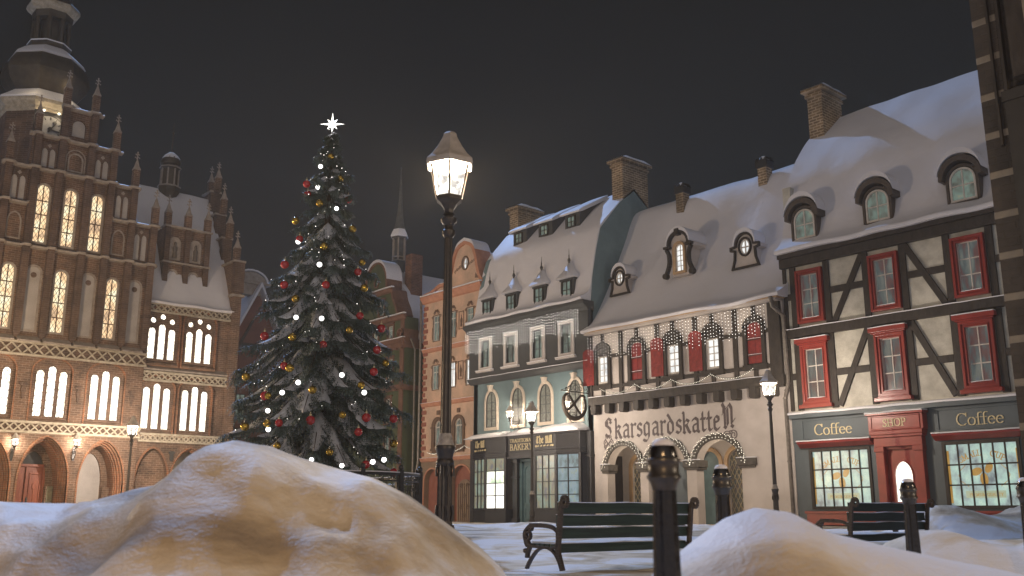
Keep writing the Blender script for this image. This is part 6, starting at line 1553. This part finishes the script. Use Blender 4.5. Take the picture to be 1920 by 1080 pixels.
# ================================================================== build everything
build_ground()
coffee_house(); old_inn(); inn_lights(); bakery()
icicles('curtain of tiny icicle lights under the eave of the charcoal bakery storey', .12, 7.75, 9.08, lambda x, k, r: 1.0 + .12 * sin(x * 1.9) + r.uniform(-.07, .07) + (.08 if k % 3 == 0 else 0), -.6, 35.6, 28.5, .13, seed=8, br=.0185)
beige_house()
garland('garland of small lights draped under the arched windows of the peach house', [(.9, 3.66, 2.2, 3.7), (2.2, 3.62, 3.9, 3.85), (3.9, 3.85, 4.8, 3.8)], 40.4, 29.0, -.3, .12)
green_house(); far_houses(); town_hall(); corner_building()
build_lamps(); bollards(); benches(); railing(); pretzel(); christmas_tree(); ornaments()

# ---- camera
cd = bpy.data.cameras.new('camera'); cam = bpy.data.objects.new('camera', cd); COL.objects.link(cam)
cam.location = (0, 0, .72); cam.rotation_euler = (radians(90 + 13.124), 0, radians(-40.95))
cd.sensor_width = 36; cd.lens = 36 * 1810 / 1920; cd.clip_start = .05; cd.clip_end = 1500
cd.dof.use_dof = True; cd.dof.focus_distance = 26; cd.dof.aperture_fstop = 3.6
SC.camera = cam

# ---- night sky: dark overhead and ahead, with a bright half added behind the viewer as fill
w = bpy.data.worlds.new('World'); SC.world = w; w.use_nodes = True; nt = w.node_tree
for n in list(nt.nodes): nt.nodes.remove(n)
out = nt.nodes.new('ShaderNodeOutputWorld'); bg = nt.nodes.new('ShaderNodeBackground'); tc = nt.nodes.new('ShaderNodeTexCoord')
dp = nt.nodes.new('ShaderNodeVectorMath'); dp.operation = 'DOT_PRODUCT'; dp.inputs[1].default_value = (-FW[0] * .93, -FW[1] * .93, .10)
nt.links.new(tc.outputs['Generated'], dp.inputs[0])
cr = nt.nodes.new('ShaderNodeValToRGB'); cr.color_ramp.interpolation = 'EASE'
e = cr.color_ramp.elements; e[0].position = .18; e[0].color = (.0018, .0016, .0010, 1); e[1].position = .8; e[1].color = (SKYG[0], SKYG[1], SKYG[2], 1) if 'SKYG' in globals() else (.27, .238, .225, 1)
nt.links.new(dp.outputs['Value'], cr.inputs[0]); nt.links.new(cr.outputs[0], bg.inputs[0]); bg.inputs[1].default_value = 1.0
nt.links.new(bg.outputs[0], out.inputs[0])

# ---- moonlight
md = bpy.data.lights.new('moon', 'SUN'); md.energy = 1.7; md.color = (.34, .55, 1.0); md.angle = radians(.6)
mo = bpy.data.objects.new('moon', md); COL.objects.link(mo)
dirv = Vector((-.25, -.72, -.64)); mo.rotation_euler = dirv.to_track_quat('-Z', 'Y').to_euler(); mo.location = (0, 0, 30)

SC.view_settings.view_transform = 'Standard'; SC.view_settings.look = 'None'; SC.view_settings.exposure = .45; SC.view_settings.gamma = 1
SC.render.engine = 'CYCLES'; SC.cycles.use_denoising = True; SC.cycles.max_bounces = 5; SC.cycles.diffuse_bounces = 3; SC.cycles.glossy_bounces = 2
SC.cycles.transparent_max_bounces = 8; SC.cycles.sample_clamp_indirect = 3; SC.cycles.caustics_reflective = False; SC.cycles.caustics_refractive = False

# ---- the cold misty air between the houses
m, nt, out = nmat('haze')
pv = node(nt, 'ShaderNodeVolumePrincipled'); pv.inputs['Density'].default_value = .0015; pv.inputs['Color'].default_value = (.95, .85, .70, 1); pv.inputs['Anisotropy'].default_value = .1
nt.links.new(pv.outputs[0], out.inputs['Volume'])
hz = MB().box(-40, 75, -40, 85, -2, 34).build('haze', 'haze'); hz['kind'] = 'stuff'
SC.cycles.volume_bounces = 0
